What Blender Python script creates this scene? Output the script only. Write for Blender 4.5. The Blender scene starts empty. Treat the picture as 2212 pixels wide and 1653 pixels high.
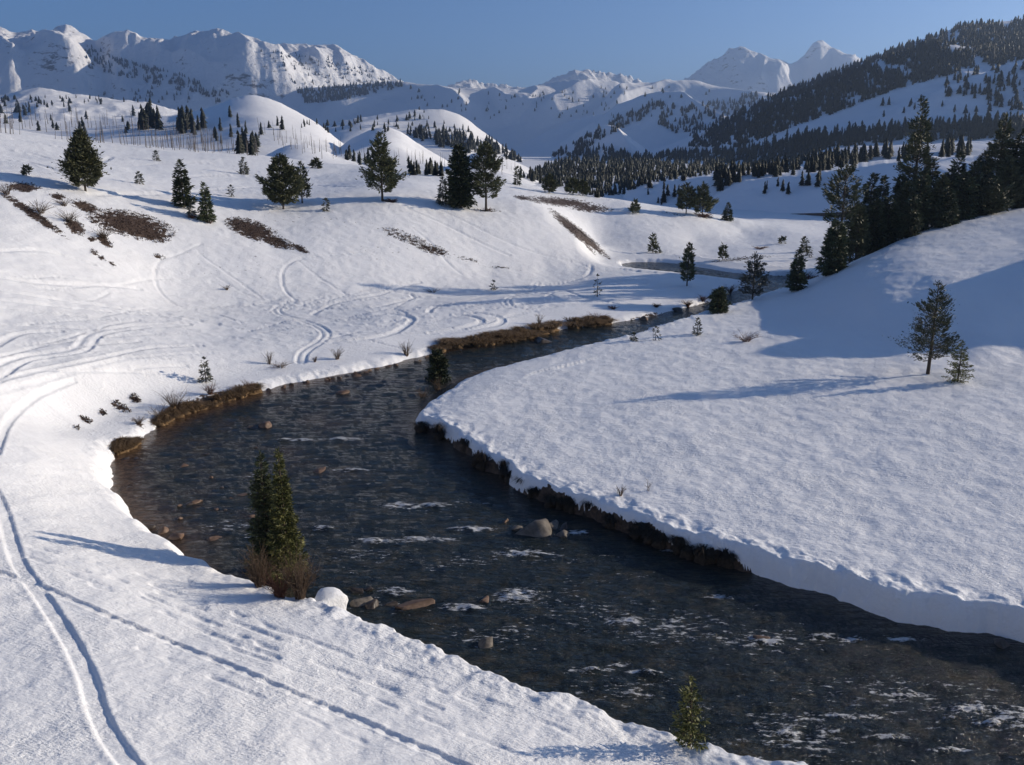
import bpy, math, random
import numpy as np
from mathutils import Vector, Matrix

random.seed(7); np.random.seed(7)
S = bpy.context.scene
COL = S.collection

# ------------------------------------------------------------------ camera, sky, sun, exposure
F = 1915.0; CU = 1106.0; CV = 826.5          # photograph measured on a 2212 x 1653 grid
PITCH = math.atan(496.0 / F)
CAMZ = 20.0
cam = bpy.data.cameras.new('camera'); camo = bpy.data.objects.new('camera', cam); COL.objects.link(camo)
cam.sensor_fit = 'HORIZONTAL'; cam.sensor_width = 36.0; cam.lens = 36.0 * F / 2212.0
cam.clip_start = 0.1; cam.clip_end = 60000.0
camo.location = (0, 0, CAMZ); camo.rotation_euler = (math.pi / 2 - PITCH, 0, 0)
S.camera = camo

SUN_EL = math.radians(16.5)
SUN_AZ = math.radians(76.0)                  # from +Y (view direction) towards +X (right)
W = bpy.data.worlds.new('World'); S.world = W; W.use_nodes = True
nt = W.node_tree; bg = nt.nodes['Background']
sky = nt.nodes.new('ShaderNodeTexSky'); sky.sky_type = 'NISHITA'; sky.sun_disc = False
sky.sun_elevation = SUN_EL; sky.sun_rotation = SUN_AZ
sky.altitude = 3600; sky.air_density = 1.0; sky.dust_density = 0.0; sky.ozone_density = 5.0
nt.links.new(sky.outputs[0], bg.inputs[0]); bg.inputs[1].default_value = 0.098

sl = bpy.data.lights.new('sun', 'SUN'); so = bpy.data.objects.new('sun', sl); COL.objects.link(so)
sl.energy = 5.0; sl.angle = math.radians(0.5); sl.color = (1.0, 0.87, 0.70)
sd = Vector((math.sin(SUN_AZ) * math.cos(SUN_EL), math.cos(SUN_AZ) * math.cos(SUN_EL), math.sin(SUN_EL)))
so.rotation_euler = sd.to_track_quat('Z', 'Y').to_euler(); so.location = (200, 60, 120)

S.render.engine = 'CYCLES'
S.view_settings.view_transform = 'Standard'; S.view_settings.look = 'None'
S.view_settings.gamma = 1.0; S.view_settings.exposure = 0.36; S.view_settings.use_curve_mapping = False

# ------------------------------------------------------------------ pixel <-> world helpers
SP, CP = math.sin(PITCH), math.cos(PITCH)
def ray(u, v):
    x = (u - CU) / F; y = (CV - v) / F
    return np.array((x, CP + y * SP, -SP + y * CP))
def P(u, v, z):                               # the point of the plane at height z seen at (u, v)
    d = ray(u, v); t = (z - CAMZ) / d[2]
    return np.array((d[0] * t, d[1] * t, z))
def PD(u, v, dist):                           # the point seen at (u, v), dist metres ahead
    d = ray(u, v); t = dist / d[1]
    return np.array((d[0] * t, dist, CAMZ + d[2] * t))
def polar(p): return math.atan2(p[0], p[1]), math.hypot(p[0], p[1])
def proj(x, y, z):
    dz = z - CAMZ
    fw = y * CP - dz * SP; up = y * SP + dz * CP
    fw = np.where(np.abs(fw) < 1e-6, 1e-6, fw)
    return CU + F * x / fw, CV - F * up / fw

# ------------------------------------------------------------------ noise
_rs = np.random.RandomState(11)
_perm = np.concatenate([_rs.permutation(512)] * 3)
_ga = _rs.rand(512) * 2 * np.pi
_gx, _gy = np.cos(_ga), np.sin(_ga)
def perlin(x, y):
    x = np.asarray(x, float); y = np.asarray(y, float)
    xi = np.floor(x).astype(np.int64); yi = np.floor(y).astype(np.int64)
    xf = x - xi; yf = y - yi; xi &= 511; yi &= 511
    def g(a, b, fx, fy):
        h = _perm[_perm[a] + b] & 511
        return _gx[h] * fx + _gy[h] * fy
    u = xf ** 3 * (xf * (xf * 6 - 15) + 10); v = yf ** 3 * (yf * (yf * 6 - 15) + 10)
    a = g(xi, yi, xf, yf); b = g(xi + 1, yi, xf - 1, yf)
    c = g(xi, yi + 1, xf, yf - 1); d = g(xi + 1, yi + 1, xf - 1, yf - 1)
    return ((a + u * (b - a)) * (1 - v) + (c + u * (d - c)) * v) * 1.5
def fbm(x, y, o=4, g=0.5):
    s = 0; a = 1.0; f = 1.0
    for k in range(o):
        s = s + a * perlin(x * f + 17.3 * k, y * f - 9.1 * k); a *= g; f *= 2.03
    return s
def ridged(x, y, o=5, g=0.5):
    s = 0; a = 1.0; f = 1.0
    for k in range(o):
        s = s + a * (1 - 2 * np.abs(perlin(x * f + 31.7 * k, y * f + 5.3 * k))); a *= g; f *= 2.07
    return s
def sstep(a, b, x):
    t = np.clip((x - a) / (b - a), 0, 1); return t * t * (3 - 2 * t)

# ------------------------------------------------------------------ materials
def mat(name):
    m = bpy.data.materials.new(name); m.use_nodes = True
    n = m.node_tree; b = n.nodes['Principled BSDF']
    return m, n, b
def N(n, t, **kw):
    x = n.nodes.new(t)
    for k, v in kw.items(): setattr(x, k, v)
    return x
def noise(n, vec, scale, detail=4, rough=0.55):
    x = N(n, 'ShaderNodeTexNoise'); x.inputs['Scale'].default_value = scale
    x.inputs['Detail'].default_value = detail; x.inputs['Roughness'].default_value = rough
    n.links.new(vec, x.inputs['Vector']); return x
def ramp(n, fac, stops):
    r = N(n, 'ShaderNodeValToRGB'); e = r.color_ramp.elements
    while len(e) < len(stops): e.new(0.5)
    for q, (p, c) in zip(e, stops):
        q.position = p; q.color = (c, c, c, 1) if isinstance(c, (int, float)) else (*c, 1)
    n.links.new(fac, r.inputs[0]); return r
def mixc(n, fac, a, b):
    x = N(n, 'ShaderNodeMix', data_type='RGBA')
    for sock, val in ((x.inputs[0], fac), (x.inputs[6], a), (x.inputs[7], b)):
        if hasattr(val, 'links') or isinstance(val, bpy.types.NodeSocket): n.links.new(val, sock)
        elif isinstance(val, tuple): sock.default_value = (*val, 1)
        else: sock.default_value = val
    return x.outputs[2]
def mathn(n, op, a, b=0.0):
    x = N(n, 'ShaderNodeMath', operation=op)
    for sock, val in ((x.inputs[0], a), (x.inputs[1], b)):
        if isinstance(val, bpy.types.NodeSocket): n.links.new(val, sock)
        else: sock.default_value = val
    return x.outputs[0]
def bump(n, h, strength, dist, prev=None):
    b = N(n, 'ShaderNodeBump'); b.inputs['Strength'].default_value = strength
    b.inputs['Distance'].default_value = dist; n.links.new(h, b.inputs['Height'])
    if prev is not None: n.links.new(prev, b.inputs['Normal'])
    return b.outputs[0]
def scaled(n, vec, sx, sy, sz, rz=0):
    m = N(n, 'ShaderNodeMapping'); m.inputs['Scale'].default_value = (sx, sy, sz)
    m.inputs['Rotation'].default_value = (0, 0, rz); n.links.new(vec, m.inputs[0]); return m.outputs[0]

def make_snow():
    m, n, b = mat('snow')
    pos = N(n, 'ShaderNodeNewGeometry').outputs['Position']
    big = noise(n, pos, 0.12, 3)
    c = mixc(n, ramp(n, big.outputs[0], [(0.3, 0.0), (0.7, 1.0)]).outputs[0], (0.83, 0.835, 0.845), (0.87, 0.87, 0.87))
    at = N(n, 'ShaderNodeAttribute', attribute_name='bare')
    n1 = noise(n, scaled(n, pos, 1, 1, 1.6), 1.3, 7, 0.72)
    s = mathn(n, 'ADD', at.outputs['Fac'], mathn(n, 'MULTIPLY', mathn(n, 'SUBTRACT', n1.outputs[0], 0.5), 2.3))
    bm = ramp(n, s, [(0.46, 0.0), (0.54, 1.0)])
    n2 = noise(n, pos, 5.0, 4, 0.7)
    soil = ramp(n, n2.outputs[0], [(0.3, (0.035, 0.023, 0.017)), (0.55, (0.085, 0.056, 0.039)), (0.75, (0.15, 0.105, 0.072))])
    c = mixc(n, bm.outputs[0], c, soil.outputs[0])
    n.links.new(c, b.inputs['Base Color'])
    b.inputs['Roughness'].default_value = 0.62; b.inputs['Specular IOR Level'].default_value = 0.25
    f1 = noise(n, scaled(n, pos, 1.0, 1.6, 1.0), 3.2, 5, 0.6)
    f2 = noise(n, scaled(n, pos, 0.6, 1.3, 1.0, 0.3), 0.9, 4, 0.6)
    f3 = noise(n, scaled(n, pos, 0.8, 1.5, 1.0, -0.2), 7.5, 3, 0.6)
    nm = bump(n, f2.outputs[0], 0.4, 0.14)
    nm = bump(n, f1.outputs[0], 0.6, 0.10, nm)
    nm3 = N(n, 'ShaderNodeBump'); n.links.new(f3.outputs[0], nm3.inputs['Height']); n.links.new(nm, nm3.inputs['Normal']); nm3.inputs['Distance'].default_value = 0.065
    mod = noise(n, pos, 0.22, 3, 0.6); mr_ = ramp(n, mod.outputs[0], [(0.36, 0.1), (0.64, 1.0)]); n.links.new(mr_.outputs[0], nm3.inputs['Strength'])
    nm = nm3.outputs[0]
    n.links.new(nm, b.inputs['Normal'])
    return m

def make_mountain(name, lo, hi, nsc, rock=(0.13, 0.115, 0.11), bumpd=6.0):
    m, n, b = mat(name)
    g = N(n, 'ShaderNodeNewGeometry'); pos = g.outputs['Position']
    sep = N(n, 'ShaderNodeSeparateXYZ'); n.links.new(g.outputs['True Normal'], sep.inputs[0])
    nn = noise(n, scaled(n, pos, 1, 1, 2.6), nsc, 8, 0.72); nb_ = noise(n, pos, nsc * 0.16, 3, 0.5)
    steep = mathn(n, 'SUBTRACT', 1.0, sep.outputs[2])
    s = mathn(n, 'ADD', mathn(n, 'MULTIPLY', steep, 0.55), mathn(n, 'MULTIPLY', mathn(n, 'SUBTRACT', nn.outputs[0], 0.5), 1.5))
    s = mathn(n, 'ADD', s, mathn(n, 'MULTIPLY', mathn(n, 'SUBTRACT', nb_.outputs[0], 0.5), 0.9))
    r = ramp(n, s, [(lo, 0.0), (hi, 1.0)])
    c = mixc(n, r.outputs[0], (0.83, 0.835, 0.85), rock)
    n.links.new(c, b.inputs['Base Color']); b.inputs['Roughness'].default_value = 0.7
    b.inputs['Specular IOR Level'].default_value = 0.15
    n.links.new(bump(n, noise(n, pos, nsc * 2.0, 6, 0.6).outputs[0], 0.5, bumpd), b.inputs['Normal'])
    return m

def make_water():
    m, n, b = mat('river_water')
    pos = N(n, 'ShaderNodeNewGeometry').outputs['Position']
    st = scaled(n, pos, 0.55, 2.1, 1.0, 0.3)
    bed = noise(n, pos, 0.7, 8, 0.78)
    base = ramp(n, bed.outputs[0], [(0.34, (0.008, 0.013, 0.019)), (0.5, (0.021, 0.028, 0.027)), (0.64, (0.06, 0.052, 0.034))]).outputs[0]
    sh = N(n, 'ShaderNodeAttribute', attribute_name='shallow')
    stones = noise(n, pos, 2.6, 4, 0.6)
    shal = ramp(n, stones.outputs[0], [(0.35, (0.05, 0.03, 0.018)), (0.65, (0.17, 0.10, 0.06))]).outputs[0]
    base = mixc(n, sh.outputs['Fac'], base, shal)
    fo = N(n, 'ShaderNodeAttribute', attribute_name='foam')
    fn = noise(n, scaled(n, pos, 0.75, 2.2, 1.0, 0.35), 2.2, 8, 0.74)
    fs = mathn(n, 'ADD', fo.outputs['Fac'], mathn(n, 'MULTIPLY', mathn(n, 'SUBTRACT', fn.outputs[0], 0.5), 3.9))
    fr = ramp(n, fs, [(0.38, 0.0), (0.66, 1.0)])
    c = mixc(n, mathn(n, 'MULTIPLY', fr.outputs[0], 0.85), base, (0.74, 0.75, 0.76))
    n.links.new(c, b.inputs['Base Color'])
    rr = N(n, 'ShaderNodeMapRange'); n.links.new(fr.outputs[0], rr.inputs[0])
    rr.inputs[3].default_value = 0.10; rr.inputs[4].default_value = 0.7
    n.links.new(rr.outputs[0], b.inputs['Roughness'])
    b.inputs['IOR'].default_value = 1.33
    r1 = noise(n, st, 1.1, 5, 0.62); r2 = noise(n, st, 5.0, 4, 0.6)
    nm = bump(n, r1.outputs[0], 0.9, 0.5); nm = bump(n, r2.outputs[0], 0.8, 0.13, nm)
    n.links.new(nm, b.inputs['Normal'])
    return m

def make_foliage(name, a, c_, d):
    m, n, b = mat(name)
    g = N(n, 'ShaderNodeTexCoord').outputs['Object']
    oi = N(n, 'ShaderNodeObjectInfo')
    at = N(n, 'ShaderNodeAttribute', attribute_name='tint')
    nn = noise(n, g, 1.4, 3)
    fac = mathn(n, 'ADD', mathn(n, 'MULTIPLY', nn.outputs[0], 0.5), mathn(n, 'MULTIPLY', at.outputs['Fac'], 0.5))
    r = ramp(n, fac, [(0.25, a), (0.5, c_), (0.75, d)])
    hv = N(n, 'ShaderNodeHueSaturation'); n.links.new(r.outputs[0], hv.inputs['Color'])
    mr = N(n, 'ShaderNodeMapRange'); n.links.new(oi.outputs['Random'], mr.inputs[0])
    mr.inputs[3].default_value = 0.75; mr.inputs[4].default_value = 1.25
    n.links.new(mr.outputs[0], hv.inputs['Value'])
    n.links.new(hv.outputs[0], b.inputs['Base Color'])
    b.inputs['Roughness'].default_value = 0.6; b.inputs['Specular IOR Level'].default_value = 0.3
    return m

def make_plain(name, a, c_, scale, rough=0.85, bd=0.02):
    m, n, b = mat(name)
    g = N(n, 'ShaderNodeTexCoord').outputs['Object']
    nn = noise(n, g, scale, 5, 0.65)
    r = ramp(n, nn.outputs[0], [(0.3, a), (0.7, c_)])
    n.links.new(r.outputs[0], b.inputs['Base Color']); b.inputs['Roughness'].default_value = rough
    b.inputs['Specular IOR Level'].default_value = 0.3
    n.links.new(bump(n, nn.outputs[0], 0.6, bd), b.inputs['Normal'])
    return m

M = {}
M['snow'] = make_snow()
M['far'] = make_mountain('mountain_snow', 0.46, 0.56, 0.016)
M['cliff'] = make_mountain('mountain_snow_and_rock', 0.34, 0.44, 0.014, bumpd=22.0)
M['hill'] = make_mountain('hill_snow', 0.50, 0.58, 0.08, (0.14, 0.10, 0.08), 0.8)
M['water'] = make_water()
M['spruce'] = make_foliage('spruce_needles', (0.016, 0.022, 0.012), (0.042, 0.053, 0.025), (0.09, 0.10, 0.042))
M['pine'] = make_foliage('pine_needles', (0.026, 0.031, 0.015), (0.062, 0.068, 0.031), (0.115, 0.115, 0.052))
M['sunny'] = make_foliage('sunlit_yellow_green_needles', (0.04, 0.05, 0.014), (0.10, 0.108, 0.030), (0.19, 0.18, 0.055))  # yellow-green needles; also paint the sunlit side of the twin spruces
M['grey'] = make_foliage('frosted_needles', (0.04, 0.045, 0.035), (0.09, 0.092, 0.07), (0.17, 0.165, 0.13))
M['farpine'] = make_foliage('far_conifer_needles', (0.008, 0.012, 0.011), (0.018, 0.024, 0.020), (0.036, 0.040, 0.028))
M['bark'] = make_plain('bark', (0.03, 0.022, 0.016), (0.10, 0.075, 0.055), 6)
M['snag'] = make_plain('weathered_dead_wood', (0.10, 0.085, 0.075), (0.22, 0.19, 0.165), 3)
M['twig'] = make_plain('willow_twigs', (0.055, 0.038, 0.026), (0.17, 0.115, 0.075), 4)
M['redtwig'] = make_plain('red_brown_twigs', (0.07, 0.032, 0.022), (0.17, 0.08, 0.05), 4)
M['sage'] = make_plain('sagebrush', (0.03, 0.02, 0.016), (0.085, 0.055, 0.042), 4)
M['grass'] = make_plain('dry_bank_grass', (0.075, 0.045, 0.022), (0.26, 0.165, 0.08), 3)
M['tuss'] = make_plain('dark_tussock', (0.018, 0.013, 0.009), (0.065, 0.048, 0.032), 5, bd=0.05)
M['rock'] = make_plain('river_rock_grey', (0.06, 0.052, 0.043), (0.19, 0.165, 0.138), 2.5, 0.7, 0.03)
M['rockw'] = make_plain('river_rock_warm', (0.07, 0.042, 0.028), (0.22, 0.145, 0.10), 2.5, 0.6, 0.03)
M['wet'] = make_plain('wet_dark_rock', (0.03, 0.024, 0.02), (0.10, 0.08, 0.065), 3, 0.35, 0.03)

# ------------------------------------------------------------------ object helpers
def mesh_np(name, V, Q, mtl, smooth=True, attrs=None, tris=False):
    V = np.asarray(V, np.float32); Q = np.asarray(Q, np.int32)
    k = Q.shape[1]
    me = bpy.data.meshes.new(name)
    me.vertices.add(len(V)); me.vertices.foreach_set('co', V.ravel())
    me.loops.add(Q.size); me.loops.foreach_set('vertex_index', Q.ravel())
    me.polygons.add(len(Q)); me.polygons.foreach_set('loop_start', np.arange(0, Q.size, k, dtype=np.int32))
    me.update(calc_edges=True)
    if smooth: me.polygons.foreach_set('use_smooth', np.ones(len(Q), bool))
    for an, av in (attrs or {}).items():
        a = me.attributes.new(an, 'FLOAT', 'POINT'); a.data.foreach_set('value', np.asarray(av, np.float32).ravel())
    me.materials.append(mtl); me.validate()
    return me
def link(name, me, parent=None):
    o = bpy.data.objects.new(name, me); COL.objects.link(o)
    if parent: o.parent = parent
    return o
def tag(o, label=None, cat=None, group=None, kind=None):
    if label: o['label'] = label
    if cat: o['category'] = cat
    if group: o['group'] = group
    if kind: o['kind'] = kind
    return o
def grid_quads(nr, nc):
    i = np.arange(nr - 1)[:, None] * nc + np.arange(nc - 1)[None, :]
    return np.stack([i, i + 1, i + nc + 1, i + nc], -1).reshape(-1, 4)

SURF = []                                     # every ground surface as a polar height field about the camera
class Surf:
    def __init__(s, th, R, Z): s.th, s.R, s.Z = th, R, Z; SURF.append(s)
    def col(s, t):
        if t < s.th[0] or t > s.th[-1]: return None
        i = min(max(np.searchsorted(s.th, t) - 1, 0), len(s.th) - 2)
        w = (t - s.th[i]) / (s.th[i + 1] - s.th[i])
        return s.R[:, i] * (1 - w) + s.R[:, i + 1] * w, s.Z[:, i] * (1 - w) + s.Z[:, i + 1] * w
    def hit(s, t, slope):
        c = s.col(t)
        if c is None: return None
        r, z = c; d = z - (CAMZ + slope * r)
        k = np.where((d[:-1] < 0) & (d[1:] >= 0))[0]
        if len(k) == 0: return None
        k = k[0]; w = -d[k] / (d[k + 1] - d[k])
        return r[k] + w * (r[k + 1] - r[k]), z[k] + w * (z[k + 1] - z[k])
    def height(s, x, y):
        t, r = math.atan2(x, y), math.hypot(x, y)
        c = s.col(t)
        if c is None or r > c[0][-1] or r < c[0][0]: return None
        return float(np.interp(r, c[0], c[1]))
def hit(u, v):
    d = ray(u, v); t = math.atan2(d[0], d[1]); sl_ = d[2] / math.hypot(d[0], d[1])
    best = None
    for s in SURF:
        h = s.hit(t, sl_)
        if h and (best is None or h[0] < best[0]): best = h
    if best is None: return None
    return np.array((best[0] * math.sin(t), best[0] * math.cos(t), best[1]))
def ground(x, y):
    hs = [h for h in (s.height(x, y) for s in SURF) if h is not None]
    return max(hs) if hs else 0.0

# ------------------------------------------------------------------ river outline (u, v, height of the edge that is seen)
left_bank = [(3000, 2150, 1), (2400, 1880, 1), (1900, 1750, 1), (1640, 1653, 1), (1540, 1622, 1), (1450, 1592, 1), (1290, 1525, 1.1), (1180, 1497, 1.1),
             (1080, 1465, 1.1), (960, 1415, 1.1), (840, 1365, 1.1), (760, 1335, 1.1), (640, 1292, 1.1), (540, 1250, 1.1), (460, 1226, 1.0),
             (400, 1180, .8), (360, 1155, .5), (300, 1130, .3), (262, 1095, .1), (240, 1062, 0), (238, 1030, 0), (243, 1005, 0), (250, 980, 0), (300, 960, 0),
             (332, 925, 0), (400, 894, 0), (460, 876, 0), (540, 851, 0), (640, 826, 0), (760, 806, 0), (900, 776, 0), (950, 757, 0),
             (1040, 748, 0), (1150, 728, 0), (1200, 713, 0), (1300, 702, 0), (1400, 686, 0), (1470, 668, 0), (1540, 650, 0),
             (1580, 632, 0), (1605, 621, 0), (1628, 612, .2)]
far_branch = [(1600, 605, .3), (1540, 597, .3), (1470, 590, .3), (1400, 583, .3), (1345, 577, .3), (1345, 567, 0), (1420, 566, 0), (1475, 571, 0),
              (1540, 583, 0), (1600, 592, 0), (1680, 596, 0), (1740, 597, 0), (1778, 602, 0)]
right_bank = [(1772, 609, .4), (1700, 631, .7), (1640, 643, .8), (1540, 672, .8), (1400, 714, .8), (1340, 727, .8), (1230, 747, .8), (1130, 770, .8),
              (1050, 786, .8), (1005, 803, .8), (975, 822, .8), (950, 842, .7), (925, 864, .5), (905, 892, .2), (893, 921, 0), (930, 930, 0), (960, 950, 0), (1030, 1000, 0),
              (1080, 1032, 0), (1150, 1077, 0), (1200, 1095, 0), (1330, 1140, 0), (1440, 1182, 0), (1540, 1216, 0), (1620, 1238, 0),
              (1740, 1274, 0), (1880, 1320, 0), (1990, 1347, 0), (2100, 1368, 0), (2212, 1388, 0), (2500, 1440, 0), (3200, 1560, 0)]
def chaikin(p, n=2):
    p = np.asarray(p, float)
    for _ in range(n):
        q = np.empty((2 * len(p), 2)); nx = np.roll(p, -1, 0)
        q[0::2] = p * .75 + nx * .25; q[1::2] = p * .25 + nx * .75; p = q
    return p
RIV = chaikin([P(*a)[:2] for a in left_bank + far_branch + right_bank], 1)
def river_sdf(X, Y):                          # > 0 on land, < 0 in the river
    shp = X.shape; X = X.ravel(); Y = Y.ravel()
    d2 = np.full(X.shape, 1e9); ins = np.zeros(X.shape, bool)
    lo = RIV.min(0) - 12; hi = RIV.max(0) + 12
    sel = np.where((X > lo[0]) & (X < hi[0]) & (Y > lo[1]) & (Y < hi[1]))[0]
    for c in np.array_split(sel, max(1, len(sel) // 60000)):
        x = X[c]; y = Y[c]; dd = np.full(x.shape, 1e9); ii = np.zeros(x.shape, bool)
        for a, b in zip(RIV, np.roll(RIV, -1, 0)):
            ex, ey = b - a; wx = x - a[0]; wy = y - a[1]
            t = np.clip((wx * ex + wy * ey) / (ex * ex + ey * ey), 0, 1)
            dd = np.minimum(dd, (wx - ex * t) ** 2 + (wy - ey * t) ** 2)
            if (a[1] > 0) is not None:
                cnd = ((a[1] <= y) & (b[1] > y)) | ((b[1] <= y) & (a[1] > y))
                if ey != 0: ii ^= cnd & (x < a[0] + (y - a[1]) / ey * ex)
        d2[c] = dd; ins[c] = ii
    d = np.sqrt(d2); d = np.where(ins, -d, d)
    return d.reshape(shp)

# ------------------------------------------------------------------ land heights: control points in (bearing, log distance)
ctrl = []
def C(*pts):
    for u, v, z in pts:
        p = P(u, v, z); ctrl.append((*polar(p), z))
def CD(*pts):
    for u, v, d in pts:
        p = PD(u, v, d); ctrl.append((*polar(p), p[2]))
def CW(*pts):
    for u, d, z in pts: ctrl.append((math.atan((u - CU) / F * CP), d / math.cos(math.atan((u - CU) / F * CP)), z))
# the slope under the camera
for tdeg in (-90, -60, -30, 0, 30, 60, 90):
    ctrl.append((math.radians(tdeg), 2.0, 18.3)); ctrl.append((math.radians(tdeg), 5.0, 14.8)); ctrl.append((math.radians(tdeg), 10.0, 9.0))
C((0, 1020, 3.95), (60, 1040, 3.4), (100, 1000, 3.05), (170, 1005, 2.1), (60, 960, 3.6), (60, 1150, 3.4))
C((0, 1653, 4.6), (300, 1653, 4.2), (700, 1653, 3.3), (1100, 1653, 2.3), (1450, 1640, 1.35),
  (0, 1450, 4.2), (300, 1450, 3.6), (600, 1450, 2.7), (900, 1480, 1.9), (0, 1250, 3.9), (200, 1250, 3.2), (400, 1300, 2.3),
  (0, 1100, 3.7), (120, 1080, 2.7), (190, 1050, 1.8), (150, 900, 2.8), (205, 960, 1.6), (300, 860, 2.0), (0, 950, 4.2), (0, 850, 4.5), (200, 800, 3.5),
  (350, 800, 2.5), (430, 822, 1.6), (0, 750, 5.2), (0, 680, 6.0), (200, 700, 4.4), (400, 700, 2.6), (550, 720, 1.8), (650, 760, 1.3), (850, 750, 1.1),
  (0, 600, 8.0), (150, 620, 6.2), (280, 660, 4.0), (400, 690, 2.5), (500, 690, 1.7), (620, 690, 1.45), (720, 690, 1.35),
  (800, 680, 1.3), (900, 670, 1.3), (1000, 660, 1.3), (1100, 650, 1.25), (1200, 640, 1.2), (1300, 625, 1.15), (1400, 622, 1.1), (1500, 612, 1.0), (1150, 690, 1.05), (1590, 611, .8), (1300, 680, 1.0), (1000, 720, 1.1))
CD((0, 330, 200), (0, 281, 350), (300, 316, 350), (300, 372, 200), (520, 331, 340), (520, 400, 200), (700, 352, 330),
   (700, 402, 210), (850, 388, 210), (850, 362, 330), (1000, 380, 250), (1000, 412, 200), (1090, 386, 260), (1100, 422, 200),
   (1180, 412, 232), (1250, 422, 230), (1350, 438, 226), (1500, 463, 222), (1600, 480, 222), (1690, 493, 222),
   (-300, 370, 122), (-300, 260, 350), (-800, 330, 122), (-800, 230, 350))
# the bluff: its foot, its crest and its face between them
FOOT = [(0, 545, 9.5), (100, 557, 8.5), (200, 580, 6.9), (280, 600, 5.4), (345, 622, 3.8), (410, 640, 2.7), (480, 650, 1.9), (600, 645, 1.6), (700, 637, 1.5), (900, 615, 1.45), (1050, 593, 1.4), (1200, 577, 1.4), (1300, 573, 1.2)]
RIM = [(0, 385, 124), (100, 398, 126), (175, 413, 128), (330, 446, 132), (400, 461, 133), (472, 474, 135), (600, 462, 143), (720, 450, 148), (850, 443, 153), (1000, 447, 161), (1080, 451, 164), (1150, 452, 167), (1190, 464, 167), (1240, 500, 165), (1300, 542, 162)]
for u in list(range(0, 1300, 62)) + [1300]:
    f_ = P(u, np.interp(u, [a[0] for a in FOOT], [a[1] for a in FOOT]), np.interp(u, [a[0] for a in FOOT], [a[2] for a in FOOT]))
    r_ = PD(u, np.interp(u, [a[0] for a in RIM], [a[1] for a in RIM]), np.interp(u, [a[0] for a in RIM], [a[2] for a in RIM]))
    for w_, dz in ((0.0, 0.25), (0.5, 0.1), (1.0, -0.25)):
        q_ = f_ + (r_ - f_) * w_; ctrl.append((*polar(q_), q_[2] + dz))
C((1290, 522, 1.5), (1340, 547, 1.1), (1430, 530, 1.1), (1500, 517, 1.1), (1600, 503, 1.1), (1700, 470, 1.1), (1650, 560, .9), (1750, 560, .9), (1600, 540, .9),
  (1780, 500, 1.1), (1780, 456, 1.4), (1450, 545, .9), (1540, 457, 1.3), (1650, 459, 1.3), (1800, 452, 1.4), (1700, 585, .7), (1820, 585, 1.8), (1950, 455, 1.6))
CW((1360, 370, 1.6), (1600, 340, 1.5), (1860, 330, 1.8), (2212, 320, 3), (2500, 320, 5), (1600, 520, 4), (1900, 520, 6), (2212, 520, 7), (1400, 480, 3))
CW((1250, 300, 3.5), (1350, 290, 2.0), (1500, 285, 1.2), (1600, 262, 1.1), (1250, 500, 3.5), (1200, 700, 6), (1600, 700, 6),
   (0, 520, 20), (300, 480, 16), (600, 450, 12), (800, 450, 10), (1000, 450, 7), (-300, 500, 22))
C((1000, 900, 1.1), (1300, 850, 1.2), (1300, 1050, 1.2), (1600, 1150, 1.25), (1900, 1250, 1.3), (2212, 1310, 1.4), (1700, 900, 1.4), (2100, 1000, 1.7), (2212, 900, 1.95),
  (1500, 750, 1.2), (1600, 705, 1.3), (2500, 1100, 1.9), (1100, 1000, 1.1), (1450, 1000, 1.3), (2212, 800, 2.15), (2212, 845, 2.05), (2050, 800, 1.95), (2050, 855, 1.85), (1900, 795, 1.75), (1900, 855, 1.65),
  (1750, 790, 1.55), (2450, 800, 2.5), (2450, 900, 2.3), (2212, 1000, 1.8), (2450, 1000, 2.1), (2700, 900, 2.6), (1620, 680, 1.35),
  (1670, 708, 1.45), (1750, 735, 1.65), (1900, 752, 1.85), (2050, 757, 2.05), (2212, 757, 2.25), (2450, 752, 2.7), (2700, 745, 3.2),
  (1700, 662, 1.9), (1800, 648, 3.6), (1900, 640, 5.1), (2050, 632, 6.0), (2212, 625, 6.6), (2450, 615, 7.4), (2700, 600, 8.5),
  (1850, 692, 3.1), (2000, 692, 3.9), (2212, 690, 4.3), (2450, 685, 4.9))
CREST = [(1790, 592, 122), (1850, 560, 126), (1960, 511, 134), (2080, 476, 140), (2212, 451, 144), (2450, 430, 150), (2800, 420, 150)]
CD(*CREST)
CD((1900, 585, 108), (2050, 547, 112), (2212, 518, 115))
CW((1850, 165, 2.0), (1960, 178, 4.0), (2080, 188, 5.5), (2212, 195, 7), (2450, 205, 8), (1960, 225, 1.5), (2212, 240, 2.5), (2450, 250, 5))
for u, v, z in left_bank[:15]: pass
ctrl = np.array(ctrl)
KT, KR = 3.0, 1.0
def tps_fit(c, lam=1e-5):
    p = np.stack([c[:, 0] * KT, np.log(c[:, 1]) * KR], 1); n = len(p)
    d = np.sqrt(((p[:, None] - p[None]) ** 2).sum(-1)) + 1e-9
    K = d * d * np.log(d) + lam * np.eye(n) * 100
    A = np.zeros((n + 3, n + 3)); A[:n, :n] = K; A[:n, n] = 1; A[:n, n + 1:] = p; A[n, :n] = 1; A[n + 1:, :n] = p.T
    return p, np.linalg.solve(A, np.concatenate([c[:, 2], np.zeros(3)]))
TP, TW = tps_fit(ctrl)
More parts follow.
